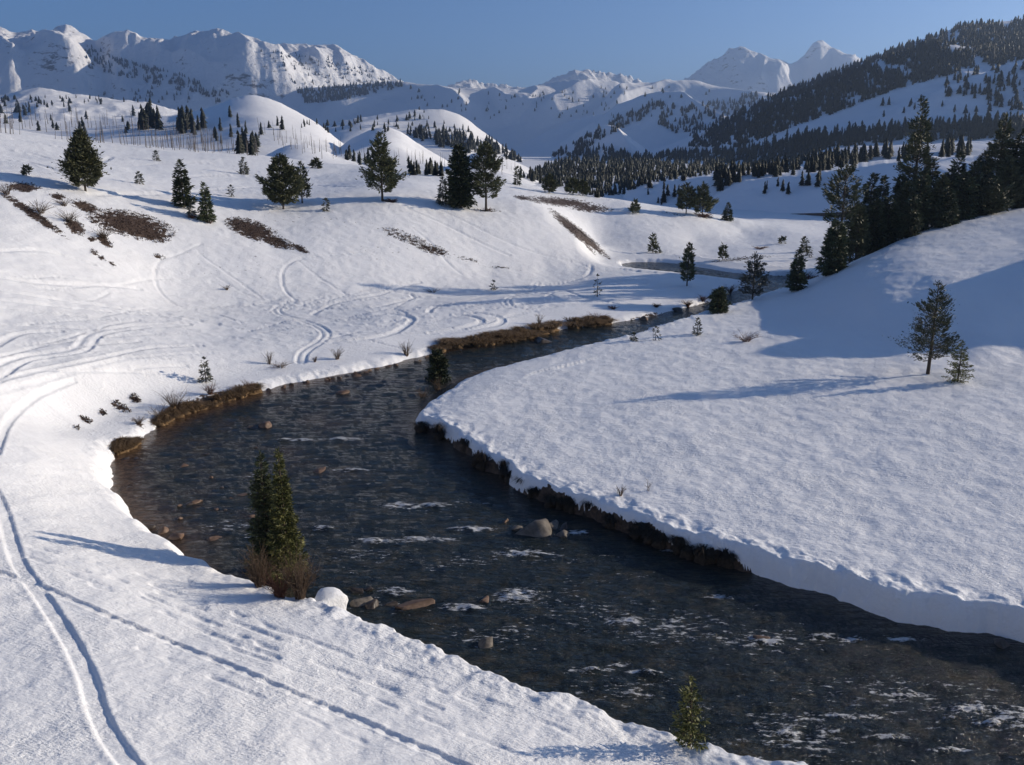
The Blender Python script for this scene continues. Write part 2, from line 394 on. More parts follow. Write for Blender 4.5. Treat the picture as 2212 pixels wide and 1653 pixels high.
def land(th, r):
    shp = th.shape; a = (th * KT).ravel(); b = (np.log(r) * KR).ravel()
    out = np.empty(a.shape)
    for c in np.array_split(np.arange(len(a)), max(1, len(a) // 20000)):
        dx = a[c, None] - TP[None, :, 0]; dy = b[c, None] - TP[None, :, 1]
        d2 = dx * dx + dy * dy + 1e-12
        out[c] = (0.5 * d2 * np.log(d2)) @ TW[:-3] + TW[-3] + TW[-2] * a[c] + TW[-1] * b[c]
    x = (r * np.sin(th)).ravel(); y = (r * np.cos(th)).ravel()
    out += 6.5 * np.exp(-((x - 84) / 12) ** 2 - np.where(y < 97, ((y - 97) / 8.5) ** 4, ((y - 97) / 6) ** 2))   # unseen knoll added beyond the right edge to cast the meadow's shadow
    return out.reshape(shp)
RMAX = 700.0
def base_height(th, r, sd):
    x = r * np.sin(th); y = r * np.cos(th)
    zl = land(th, np.minimum(r, RMAX))
    zl = np.where(r > 560, zl + (8 - zl) * sstep(560, 700, r), zl)
    zl = zl + 0.10 * fbm(x * 0.12, y * 0.12, 3) * sstep(1.0, 6, sd) + 0.05 * fbm(x * 0.7, y * 0.7, 3) * sstep(.3, 2, sd)
    zl = zl + 0.35 * fbm(x * 0.03 + 4, y * 0.03, 3) * sstep(60, 140, r) * sstep(6, 14, sd) * sstep(24, 8, x)
    rb = sstep(-14, 2, x - 0.42 * (y - 52) )                 # 1 on the steep right bank
    rb2 = sstep(-4, 4, x - (-14 + 0.62 * (y - 56))); rb = rb + (rb2 - rb) * sstep(52, 62, y)
    lim = 0.42 + 0.10 * sd
    zl = np.where(sd < 9, zl + (np.minimum(zl, lim) - zl) * (1 - rb) * sstep(9, 3, sd) * sstep(48, 64, y), zl)
    zl = np.where(sd < 6, np.maximum(zl, 0.35 + 0.12 * sd), zl)
    w = 1.3 - 0.85 * rb + (0.35 - 0.2 * rb) * fbm(x * 0.35 + 40, y * 0.35, 3)
    w = np.clip(w, 0.3, 2.0)
    sdn = sd + (0.34 * fbm(x * 0.33, y * 0.33, 3) + 0.13 * fbm(x * 1.3 + 8, y * 1.3, 3)) * (sd < 8)
    zl = zl + (0.07 + 0.07 * rb) * fbm(x * 0.9 + 20, y * 0.9, 3) * sstep(2.4, 0.6, sd)
    t = np.clip((sdn + 0.05) / w, 0, 1); prof = np.where(t < 1, 1 - (1 - t) ** 2.2, 1)
    bed = -0.12 - 0.5 * sstep(0, 2.5, -sdn)
    return np.where(sdn > -0.05, bed + (zl - bed) * prof, bed)

# columns: dense in the frame, coarse beside it
th_in = np.linspace(math.radians(-34.5), math.radians(34.5), 740)
th_all = np.concatenate([np.radians(np.linspace(-100, -34.9, 46)), th_in, np.radians(np.linspace(34.9, 100, 60))])
# rows: spread evenly over what is seen of each column
rf = np.geomspace(2.0, RMAX, 1300)
th_c = np.linspace(th_all[0], th_all[-1], 220)
TT, RR = np.meshgrid(th_c, rf)
sdc = river_sdf(RR * np.sin(TT), RR * np.cos(TT))
ZZ = base_height(TT, RR, sdc)
el = np.degrees(np.arctan2(ZZ - CAMZ, RR))
wgt = np.abs(np.diff(el, axis=0)) * np.where(rf[:-1, None] < 17, 0.18, 1.0) + 0.004 + 0.9 * np.diff(np.log(rf))[:, None]
k = np.ones(9) / 9
wgt = np.apply_along_axis(lambda a: np.convolve(np.pad(a, 4, mode='edge'), k, 'valid'), 1, wgt)
wgt = np.apply_along_axis(lambda a: np.convolve(np.pad(a, 4, mode='edge'), k, 'valid'), 0, wgt)
cum = np.concatenate([np.zeros((1, len(th_c))), np.cumsum(wgt, 0)], 0); cum /= cum[-1]
NR = 980
rows_c = np.stack([np.interp(np.linspace(0, 1, NR), cum[:, j], rf) for j in range(len(th_c))], 1)
RG = np.empty((NR, len(th_all)))
for i in range(NR): RG[i] = np.interp(th_all, th_c, rows_c[i])
TG = np.broadcast_to(th_all, RG.shape)
XG = RG * np.sin(TG); YG = RG * np.cos(TG)
SDG = river_sdf(XG, YG)
ZG = base_height(TG, RG, SDG)
TERR = Surf(th_all, RG, ZG)

# ------------------------------------------------------------------ hills and mountains as polar height fields
def smooth_interp(t, ts, vs):                 # monotone-ish cubic through the control values
    ts = np.asarray(ts, float); vs = np.asarray(vs, float)
    o = np.argsort(ts); ts = ts[o]; vs = vs[o]
    m = np.gradient(vs, ts) if len(ts) > 2 else np.full(len(ts), (vs[-1] - vs[0]) / (ts[-1] - ts[0]))
    i = np.clip(np.searchsorted(ts, t) - 1, 0, len(ts) - 2)
    h = ts[i + 1] - ts[i]; w = np.clip((t - ts[i]) / h, 0, 1)
    return ((2 * w ** 3 - 3 * w ** 2 + 1) * vs[i] + (w ** 3 - 2 * w ** 2 + w) * h * m[i] + (-2 * w ** 3 + 3 * w ** 2) * vs[i + 1] + (w ** 3 - w ** 2) * h * m[i + 1])
def layer(name, crest, foot, mtl, ncol=260, nrow=90, power=1.0, amp=0.0, nscale=1.0, ridge=True, spurs=(), seed=0, jag=0.0, back=0.5, label=None, blen=None):
    cp = [(*polar(PD(*c)), PD(*c)[2]) for c in crest]; fp = [(*polar(PD(*c)), PD(*c)[2]) for c in foot]
    t0, t1 = cp[0][0], cp[-1][0]
    th = np.linspace(t0, t1, ncol)
    rc = smooth_interp(th, [a[0] for a in cp], [a[1] for a in cp]); zc = smooth_interp(th, [a[0] for a in cp], [a[2] for a in cp])
    r0 = np.interp(th, [a[0] for a in fp], [a[1] for a in fp]); z0 = np.interp(th, [a[0] for a in fp], [a[2] for a in fp])
    zs = zc
    if jag: zc = zc + jag * fbm(rc * np.sin(th) / (nscale * 0.16) + seed, th * 0 + seed, 4, 0.6) + 0.6 * jag * fbm(rc * np.sin(th) / (nscale * 0.04), th * 0 + 2.5, 2)
    s = np.linspace(0, 1, nrow)[:, None]
    R = r0 + (rc - r0) * s; Z = z0 + (zs - z0) * s ** power + (zc - zs) * s ** 14
    sb = np.linspace(0, 1, max(12, nrow // 5))[1:, None]
    dep = np.maximum(rc - r0, 60) if blen is None else np.full(ncol, blen / 0.8)
    R = np.vstack([R, rc + dep * 0.8 * sb]); Z = np.vstack([Z, zc - (zc - z0) * back * 2 * sb ** 1.3])
    mask = np.vstack([np.broadcast_to(np.sin(np.pi * np.clip(s, 0, 1) ** 0.8) ** 0.7, (nrow, ncol)), np.zeros((len(sb), ncol))])
    T = np.broadcast_to(th, R.shape); X = R * np.sin(T); Y = R * np.cos(T)
    if amp:
        a = np.cos(0.35); b = np.sin(0.35)
        q = ridged((X * a + Y * b) / nscale + seed * 7.7, (-X * b + Y * a) / (nscale * 1.9) + seed * 3.1, 5, 0.46) if ridge else fbm(X / nscale + seed, Y / nscale, 4)
        Z = Z + amp * (q - (0.5 if ridge else 0)) * mask
        if ridge: Z = Z + 0.2 * amp * ridged((X + 0.3 * Y) / (nscale * 0.28) + seed, (Y - 0.3 * X) / (nscale * 1.1), 3, 0.45) * mask ** 0.5
    for line, h, wd in spurs:
        pts = []
        for (u, v) in line:
            d = ray(u, v); t = math.atan2(d[0], d[1]); sl_ = d[2] / math.hypot(d[0], d[1])
            j = int(np.clip(np.searchsorted(th, t), 0, ncol - 1))
            e = (z0[j] + (zc[j] - z0[j]) * s[:, 0] ** power - CAMZ) / (r0[j] + (rc[j] - r0[j]) * s[:, 0])
            kk = int(np.argmin(np.abs(e - sl_))); r = r0[j] + (rc[j] - r0[j]) * s[kk, 0]
            pts.append((r * math.sin(t), r * math.cos(t)))
        dd = np.full(X.shape, 1e18)
        for a, b in zip(pts[:-1], pts[1:]):
            ex, ey = b[0] - a[0], b[1] - a[1]; wx = X - a[0]; wy = Y - a[1]
            t = np.clip((wx * ex + wy * ey) / (ex * ex + ey * ey + 1e-9), 0, 1)
            dd = np.minimum(dd, (wx - ex * t) ** 2 + (wy - ey * t) ** 2)
        dd = np.sqrt(dd)
        spm = np.vstack([np.clip((1 - s) / 0.22, 0, 1) ** 0.8 * np.clip(s / 0.12, 0, 1) * np.ones((nrow, ncol)), np.zeros((len(sb), ncol))])
        Z = Z + h * np.clip(1 - dd / wd, 0, 1) ** 1.3 * spm
    ec = (zc - CAMZ) / rc
    if amp or len(spurs):
        em = ((Z - CAMZ) / R).max(0); w = max(3, ncol // 45); kr = np.exp(-np.linspace(-2, 2, 2 * w + 1) ** 2); kr /= kr.sum()
        kk = np.convolve(np.pad((ec / np.where(np.abs(em) < 1e-4, 1e-4, em)).clip(0.4, 1.3), w, mode='edge'), kr, 'valid')
        if zc.min() > CAMZ + 15: Z = CAMZ + (Z - CAMZ) * kk
    R = np.vstack([np.maximum(r0 - 0.25 * (rc - r0), 300)[None], R]); Z = np.vstack([np.full((1, ncol), -6.0), Z])
    X = R * np.sin(th); Y = R * np.cos(th)
    Surf(th, R, Z)
    me = mesh_np(name, np.stack([X, Y, Z], -1).reshape(-1, 3), grid_quads(*R.shape)[:, ::-1], mtl)
    return tag(link(name, me), label, None, None, 'structure')

def line3(pts, d): return [(u, v, d) for u, v in pts]
# far twin peaks
def tilt(pts, ua, da, ub, db): return [(u, v, da + (db - da) * (u - ua) / (ub - ua)) for u, v in pts]
layer('mountain', line3([(1400, 235), (1480, 172), (1505, 153), (1535, 133), (1570, 113), (1601, 99), (1625, 110), (1645, 117), (1690, 132), (1722, 132), (1742, 112), (1766, 87), (1790, 97), (1815, 112), (1850, 120), (1862, 130), (1920, 170), (2000, 230)], 7900),
      line3([(1400, 262), (2000, 262)], 6900), M['cliff'], 300, 110, 1.0, 45, 620, True,
      [([(1601, 99), (1632, 130), (1650, 165), (1640, 210)], 230, 360), ([(1766, 87), (1735, 140), (1700, 180), (1680, 205)], 140, 290), ([(1790, 97), (1800, 140), (1830, 175)], 180, 290)], 3, 16,
      label='two distant pointed snow peaks above the valley')
# left range
layer('mountain', tilt([(-420, 60), (-200, 30), (-100, 45), (0, 56), (45, 73), (80, 66), (110, 59), (160, 60), (180, 72), (205, 85), (235, 77), (265, 62), (300, 75), (340, 84), (400, 76), (470, 62), (530, 75), (585, 93), (640, 94), (700, 99), (742, 105), (780, 126), (820, 150), (850, 164), (880, 182), (960, 240)], 0, 6300, 900, 6400),
      tilt([(-420, 250), (400, 245), (960, 250)], 0, 5000, 900, 5000), M['cliff'], 600, 190, 1.0, 95, 820, True,
      [([(160, 60), (195, 95), (250, 125), (330, 150), (420, 180), (500, 212)], 230, 400), ([(470, 62), (530, 92), (575, 135), (600, 165), (612, 205)], 240, 400),
       ([(265, 62), (330, 105), (400, 135), (450, 165)], 150, 330), ([(742, 105), (765, 140), (790, 172)], 190, 300), ([(640, 94), (665, 130), (690, 170)], 190, 300), ([(700, 99), (725, 135), (745, 172)], 120, 240), ([(400, 120), (460, 135), (510, 160), (550, 195)], 150, 280),
       ([(-100, 45), (-40, 110), (40, 180)], 180, 380), ([(60, 70), (80, 120), (130, 175)], 170, 380), ([(480, 110), (520, 140), (560, 180)], 120, 240)], 1, 20,
      label='long jagged snowy mountain range with rocky ridges')
# small peaks peeping over the middle ridge
layer('mountain', line3([(940, 205), (980, 181), (1010, 173), (1050, 180), (1110, 186), (1160, 200)], 6300), line3([(940, 230), (1160, 230)], 5900), M['cliff'], 80, 40, 1, 40, 400, True, (), 5, 14,
      label='small snowy summit peeping over the middle ridge')
layer('mountain', line3([(1100, 200), (1170, 182), (1215, 160), (1250, 151), (1300, 156), (1350, 163), (1385, 174), (1420, 185), (1480, 205)], 6200), line3([(1100, 235), (1480, 235)], 5800), M['cliff'], 140, 50, 1, 40, 380, True, (), 6, 14,
      label='low rocky summit behind the smooth middle ridge')
# middle ridge
layer('mountain', tilt([(560, 240), (640, 195), (700, 188), (760, 184), (860, 176), (920, 183), (1000, 189), (1080, 191), (1150, 187), (1210, 176), (1260, 172), (1320, 175), (1390, 179), (1450, 173), (1500, 175), (1560, 188), (1620, 197), (1690, 203), (1740, 225), (1800, 270)], 600, 5200, 1700, 3900),
      tilt([(560, 320), (1800, 320)], 600, 4300, 1700, 3050), M['far'], 520, 150, 0.95, 16, 600, True,
      [([(905, 183), (945, 210), (980, 242), (1000, 262)], 95, 165), ([(1035, 191), (1068, 215), (1090, 245)], 95, 160), ([(1310, 176), (1270, 198), (1220, 225), (1190, 245)], 75, 140), ([(1390, 179), (1395, 200), (1360, 225), (1320, 245)], 80, 140),
       ([(1450, 173), (1445, 195), (1390, 225), (1330, 262)], 90, 150), ([(1520, 180), (1560, 200), (1620, 225)], 70, 140), ([(860, 176), (800, 205), (730, 235)], 60, 150), ([(1150, 188), (1160, 215), (1140, 245)], 50, 120)], 2, 4,
      label='middle snowy ridge with smooth spurs')
# spur ridges below it
layer('hill', tilt([(1060, 345), (1150, 300), (1230, 264), (1320, 240), (1400, 210), (1440, 203), (1490, 217), (1540, 240), (1600, 268), (1680, 320)], 1060, 3100, 1680, 2500), tilt([(1060, 362), (1680, 352)], 1060, 2500, 1680, 2000), M['far'], 240, 80, 1, 8, 320, True,
      [([(1440, 203), (1475, 240), (1520, 275), (1560, 300)], 50, 95), ([(1400, 210), (1330, 260), (1260, 310)], 40, 90)], 8, 2, label='wooded snowy spur in the middle distance')
layer('hill', tilt([(1130, 385), (1180, 348), (1240, 308), (1310, 274), (1350, 292), (1400, 325), (1440, 350), (1480, 385)], 1130, 1950, 1480, 1650), tilt([(1130, 400), (1480, 400)], 1130, 1600, 1480, 1400), M['far'], 160, 60, 1, 5, 160, True,
      [([(1310, 274), (1335, 310), (1360, 350)], 24, 55)], 9, 1.5, label='pointed snowy hill at the valley head')
layer('hill', line3([(560, 310), (660, 285), (760, 258), (850, 243), (905, 236), (960, 238), (1000, 252), (1040, 282), (1090, 318), (1135, 348), (1180, 400)], 1500), line3([(560, 345), (1180, 405)], 1150), M['hill'], 220, 70, 1.0, 9, 260, False,
      [([(900, 246), (840, 262), (780, 285)], 10, 110)], 10, 1.0, label='long snowy shoulder with a rounded top')
# forested hillside at the right
layer('hill', [(1180, 395, 2600), (1300, 360, 2500), (1450, 312, 2300), (1560, 262, 2150), (1650, 218, 2050), (1700, 196, 2000), (1800, 155, 1900), (1870, 130, 1850), (1950, 101, 1800), (2020, 76, 1750), (2080, 57, 1700), (2130, 49, 1700), (2212, 43, 1650), (2400, 20, 1600), (2700, 10, 1550)],
      [(1180, 400, 1500), (1500, 370, 1250), (1700, 345, 1050), (1960, 330, 900), (2212, 325, 820), (2700, 320, 760)], M['hill'], 420, 130, 0.85, 9, 260, True,
      [([(1980, 175), (1890, 210), (1800, 245), (1660, 305)], 38, 150), ([(2300, 190), (2180, 220), (2060, 250)], 30, 130), ([(1640, 255), (1590, 280), (1540, 310)], 25, 120)], 4, 2.0, label='steep shaded hillside wooded along its top')
# low hills left of the valley
layer('hill', line3([(-400, 190), (-150, 185), (0, 205), (80, 190), (160, 203), (230, 212), (330, 225), (450, 262), (560, 320)], 2300), line3([(-400, 300), (560, 330)], 1500), M['far'], 240, 70, 0.9, 10, 260, True, (), 12, 2, label='pale foothill under the mountain range')
layer('hill', line3([(-300, 262), (0, 256), (150, 262), (280, 255), (380, 248), (450, 232), (500, 214), (550, 207), (590, 216), (640, 240), (690, 270), (735, 308), (780, 345)], 900), line3([(-300, 335), (780, 352)], 560), M['hill'], 280, 70, 1.0, 6, 240, False,
      (), 13, 0.6, label='smooth rounded snowy hill above the burnt trees')
layer('hill', line3([(540, 358), (575, 335), (610, 318), (645, 312), (690, 322), (730, 338), (790, 358)], 430), line3([(540, 362), (790, 366)], 372), M['hill'], 120, 40, 0.7, 0, 40, False, (), 14, 0.15, label='small bare snow knoll behind the bench')
layer('hill', line3([(700, 345), (760, 300), (800, 281), (832, 275), (862, 283), (900, 308), (945, 335), (985, 358)], 720), line3([(700, 352), (985, 372)], 520), M['hill'], 140, 50, 0.95, 4, 120, False, (), 15, 0.3, label='domed snow knoll with a steep sunny side')
layer('hill', line3([(930, 380), (985, 350), (1030, 330), (1080, 336), (1130, 358), (1190, 395), (1230, 420)], 560), line3([(930, 390), (1230, 425)], 400), M['hill'], 120, 40, 0.95, 3, 90, False, (), 16, 0.3, label='low snow knoll behind the pair of tall pines')

# terraces across the flat
layer('hill', [(1325, 456, 388), (1360, 408, 380), (1420, 396, 372), (1470, 388, 366), (1530, 381, 358), (1585, 377, 350), (1640, 376, 345), (1700, 378, 342)], [(1325, 460, 352), (1470, 457, 342), (1600, 455, 330), (1700, 455, 325)],
      M['hill'], 120, 40, 0.8, 0.8, 40, True, (), 17, 0.25, 0.0, 'flat topped snow terrace with a shaded blue face', 150)
layer('hill', [(1520, 455, 350), (1545, 421, 342), (1593, 396, 330), (1650, 388, 320), (1702, 382, 312), (1780, 373, 302), (1857, 362, 295), (1959, 347, 286), (2100, 338, 282), (2320, 330, 276)], [(1520, 463, 318), (1600, 464, 305), (1702, 462, 286), (1857, 458, 268), (1959, 456, 258), (2320, 450, 245)],
      M['hill'], 200, 50, 0.8, 0.9, 40, True, (), 18, 0.25, 0.0, 'long snow terrace rising to the right behind the dark grove', 170)
layer('hill', [(1735, 350, 545), (1765, 331, 540), (1830, 318, 525), (1900, 315, 515), (1960, 313, 510), (2100, 305, 500), (2320, 295, 490)], [(1735, 356, 495), (1960, 352, 455), (2320, 348, 440)],
      M['hill'], 120, 40, 0.7, 0.8, 60, True, (), 19, 0.3, 0.1, 'sunlit upper snow terrace below the wooded hillside', 170)

# ------------------------------------------------------------------ sled and foot tracks pressed into the snow
def catmull(p, step):
    p = np.asarray(p, float); p = np.vstack([2 * p[0] - p[1], p, 2 * p[-1] - p[-2]]); out = []
    for a, b, c, d in zip(p[:-3], p[1:-2], p[2:-1], p[3:]):
        n = max(2, int(np.hypot(*(c - b)[:2]) / step)); t = np.linspace(0, 1, n, endpoint=False)[:, None]
        out.append(0.5 * (2 * b + (c - a) * t + (2 * a - 5 * b + 4 * c - d) * t ** 2 + (3 * b - a - 3 * c + d) * t ** 3))
    return np.vstack(out + [p[-2:-1]])
TRK = np.zeros_like(ZG)
def carve(uv, width, depth, rim=0.5, kind='sled', gap=None):
    px = catmull(uv, 12); w = []
    for u, v in px:
        d = ray(u, v); t = math.atan2(d[0], d[1]); h = TERR.hit(t, d[2] / math.hypot(d[0], d[1]))
        if h is None: continue
        q = np.array((h[0] * math.sin(t), h[0] * math.cos(t)))
        if w and np.hypot(*(q - w[-1])) > 12: continue
        w.append(q)
    if len(w) < 3: return
    far = np.hypot(*np.mean(w, 0)); width = width * (1.35 if far > 140 else 1.0); depth = depth * (0.7 if far > 55 else 1.0)
    w = np.array(w); w = np.vstack([w[:1], (w[:-2] + 2 * w[1:-1] + w[2:]) / 4, w[-1:]])
    lo = w.min(0) - 2 * width; hi = w.max(0) + 2 * width
    sel = np.where((XG > lo[0]) & (XG < hi[0]) & (YG > lo[1]) & (YG < hi[1]))
    x = XG[sel]; y = YG[sel]; best = np.full(x.shape, 1e9); side = np.zeros(x.shape); along = np.zeros(x.shape); acc = 0
    for a, b in zip(w[:-1], w[1:]):
        ex, ey = b - a; L = math.hypot(ex, ey) + 1e-9
        nb = np.where((np.abs(x - (a[0] + b[0]) / 2) < L + 2.2 * width) & (np.abs(y - (a[1] + b[1]) / 2) < L + 2.2 * width))[0]
        wx = x[nb] - a[0]; wy = y[nb] - a[1]; t = np.clip((wx * ex + wy * ey) / (L * L), 0, 1)
        d = np.hypot(wx - ex * t, wy - ey * t); m = d < best[nb]
        best[nb[m]] = d[m]; along[nb[m]] = acc + t[m] * L; acc += L
    d = best / (width / 2)
    if kind == 'sled':
        z = -depth * (1 - sstep(0.65, 1.05, d)) + depth * rim * np.exp(-((d - 1.25) / 0.28) ** 2)
    elif kind == 'twin':
        z = -depth * np.exp(-((d - 0.75) / 0.32) ** 2) + depth * rim * np.exp(-((d - 1.35) / 0.25) ** 2)
    elif kind == 'foot':
        ph = along / 0.8 + 0.25 * np.sin(along * 0.7) + 0.18 * np.sin(along * 1.9)
        wob = 0.5 + 0.5 * np.cos(2 * np.pi * ph)
        on = 0.62 + 0.38 * sstep(0.2, 0.6, wob * (0.8 + 0.5 * fbm(along * 0.9, along * 0 + 3, 2)))
        z = -depth * on * (1 - sstep(0.6, 1.1, d)) + depth * 0.35 * np.exp(-((d - 1.3) / 0.3) ** 2) * (1 - wob)
    else:
        z = -depth * (1 - sstep(0.2, 1.2, d)) * sstep(-0.35, 0.3, fbm(x * 0.8, y * 0.8, 2))
    cur = TRK[sel]; TRK[sel] = np.where(best < width * 1.3, np.where(np.abs(z) > np.abs(cur), z, cur), cur)
carve([(-40, 1010), (2, 1095), (20, 1156), (40, 1216), (75, 1266), (115, 1326), (155, 1391), (188, 1461), (210, 1536), (240, 1596), (282, 1653), (350, 1730)], 0.62, 0.075, 0.25)
carve([(-40, 1226), (30, 1246), (110, 1276), (185, 1308), (260, 1341), (320, 1366), (415, 1406), (480, 1431), (625, 1493), (715, 1531), (800, 1566), (900, 1611), (1000, 1653), (1100, 1700)], 0.36, 0.10, kind='foot')
for a in ([(70, 1180), (200, 1215), (330, 1245), (450, 1260)], [(200, 1262), (330, 1310), (460, 1371), (600, 1420)], [(280, 1270), (420, 1330), (560, 1390), (740, 1450), (950, 1530)],
          [(330, 1262), (520, 1330), (700, 1395), (900, 1470), (1100, 1545)], [(420, 1300), (600, 1360), (800, 1430), (1000, 1500), (1250, 1590)], [(60, 1205), (250, 1250), (400, 1300), (650, 1400)]):
    carve(a, 0.42, 0.085, kind='old')
for a in ([(500, 1400), (700, 1470), (900, 1545), (1150, 1640)], [(120, 1230), (300, 1290), (500, 1365), (700, 1440), (850, 1490)], [(560, 1345), (760, 1415), (960, 1480), (1150, 1545)], [(300, 1400), (450, 1460), (620, 1530), (800, 1610)]):
    carve(a, 0.3, 0.06, kind='old')
for a in ([(480, 690), (620, 700), (760, 690), (900, 668), (1050, 655)], [(700, 735), (820, 705), (930, 695), (1040, 672), (1180, 650)], [(560, 720), (680, 700), (790, 678), (860, 660)], [(1040, 700), (1130, 676), (1240, 655), (1340, 640)], [(900, 640), (1000, 632), (1120, 636), (1260, 620), (1380, 622)],
          [(840, 700), (870, 690), (880, 676), (850, 668), (800, 672)], [(1120, 640), (1180, 634), (1200, 644), (1150, 652), (1080, 655)], [(60, 700), (200, 690), (380, 692), (520, 710)], [(0, 770), (120, 742), (260, 726), (420, 722), (560, 735)], [(0, 665), (120, 678), (260, 690)]):
    carve(a, 0.5, 0.09, 0.4)
carve([(160, 822), (120, 836), (75, 858), (30, 893), (8, 930), (-10, 980)], 0.5, 0.12)
carve([(-20, 826), (109, 795), (218, 773), (327, 751), (436, 747)], 0.6, 0.12)
carve([(-20, 850), (73, 827), (164, 802), (254, 777), (363, 766), (470, 762)], 0.5, 0.09, kind='foot')
carve([(-20, 815), (36, 780), (91, 769), (145, 762), (182, 751), (193, 729), (218, 718), (291, 707), (400, 700)], 1.3, 0.16, 0.6, 'twin')
carve([(-20, 795), (40, 772), (120, 758), (200, 745), (300, 738)], 0.6, 0.11)
carve([(-20, 752), (33, 724), (65, 718), (130, 716)], 0.8, 0.14)
carve([(-20, 543), (84, 540), (127, 549), (200, 570)], 0.9, 0.16)
carve([(-20, 597), (109, 613), (236, 617), (300, 624)], 0.9, 0.16)
carve([(-20, 622), (91, 642), (218, 660), (363, 680), (470, 700)], 0.9, 0.15)
carve([(-20, 646), (145, 664), (291, 678), (380, 684)], 0.8, 0.13)
carve([(-20, 700), (150, 708), (300, 712)], 0.8, 0.10)
carve([(436, 526), (382, 551), (345, 562), (333, 588), (338, 617), (360, 646), (393, 664), (454, 675), (523, 697)], 0.45, 0.10)
carve([(429, 548), (491, 591), (563, 642)], 0.4, 0.09)
carve([(470, 600), (540, 640), (580, 650)], 0.4, 0.07)
carve([(830, 625), (751, 638), (647, 649), (598, 664), (602, 678), (654, 693), (696, 710), (707, 726), (683, 744), (653, 762), (650, 782)], 1.0, 0.13, 0.5, 'twin')
carve([(790, 545), (751, 548), (665, 555), (620, 572), (607, 595), (614, 628), (640, 649)], 0.5, 0.11)
carve([(640, 560), (690, 600), (735, 628), (760, 640)], 0.4, 0.09)
carve([(890, 491), (930, 525), (971, 572), (998, 593)], 0.45, 0.11)
carve([(914, 440), (981, 467), (1049, 501), (1117, 532), (1178, 552), (1253, 569), (1280, 582)], 0.5, 0.11)
carve([(880, 450), (960, 485), (1040, 525), (1100, 552)], 0.6, 0.14)
carve([(1277, 574), (1273, 593), (1219, 610), (1151, 620), (1049, 640), (981, 654), (934, 664), (927, 674)], 0.8, 0.16)
carve([(1161, 610), (1144, 627), (1093, 647), (1100, 660)], 1.0, 0.15, 0.5, 'twin')
carve([(676, 678), (727, 654), (829, 634), (859, 620), (907, 610)], 0.8, 0.16)
carve([(780, 664), (820, 662), (866, 650), (897, 644), (886, 635), (850, 630)], 0.8, 0.16)
carve([(846, 679), (880, 683), (893, 691), (866, 712), (812, 729), (710, 739)], 0.9, 0.16)
carve([(985, 679), (1015, 683), (1043, 691), (1032, 700), (981, 712), (930, 720)], 0.9, 0.16)
carve([(1010, 677), (1049, 678), (1087, 688), (1077, 701), (1015, 712), (960, 720)], 0.9, 0.15)
carve([(1200, 618), (1321, 610), (1380, 602), (1400, 609), (1370, 617), (1230, 628)], 0.8, 0.14)
carve([(1330, 655), (1250, 640), (1215, 625), (1180, 640)], 0.8, 0.14)
carve([(560, 655), (640, 660), (720, 668), (800, 662), (1000, 668), (1200, 660)], 0.7, 0.12)
rt = np.random.RandomState(31)
for k in range(30):
    u0, v0 = (rt.uniform(420, 1250), rt.uniform(630, 725)) if k < 18 else (rt.uniform(-20, 300), rt.uniform(560, 800))
    L = rt.uniform(90, 260); sl0 = rt.uniform(-0.28, 0.12) if k < 18 else rt.uniform(-0.15, 0.2); cv_ = rt.uniform(-14, 14)
    carve([(u0 + L * t, v0 + L * t * sl0 + cv_ * math.sin(t * 4.5 + k)) for t in np.linspace(0, 1, 6)], 0.42, 0.10, 0.45)
carve([(218, 350), (262, 330), (316, 323), (360, 326)], 1.4, 0.25)
carve([(246, 352), (240, 375), (232, 402)], 1.1, 0.22); carve([(256, 348), (254, 375), (250, 402)], 1.1, 0.22); carve([(266, 346), (268, 372), (262, 400)], 1.1, 0.22)
carve([(200, 420), (363, 418), (473, 409), (582, 403), (673, 402), (760, 404)], 1.2, 0.22)
carve([(0, 322), (60, 330), (110, 345), (140, 365), (160, 395)], 1.2, 0.22); carve([(0, 345), (70, 352), (130, 372)], 1.2, 0.2); carve([(20, 300), (90, 312), (170, 322)], 1.2, 0.2)
carve([(300, 358), (380, 352), (470, 354), (560, 372)], 1.3, 0.2); carve([(380, 384), (470, 378), (560, 382), (700, 384)], 1.3, 0.2)
UG, VG = proj(XG, YG, ZG)
TRK[(UG > 880) & (VG > 745) & (VG < 1400)] = 0
ZG = ZG + TRK * sstep(0.3, 1.5, SDG)
TERR.Z = ZG

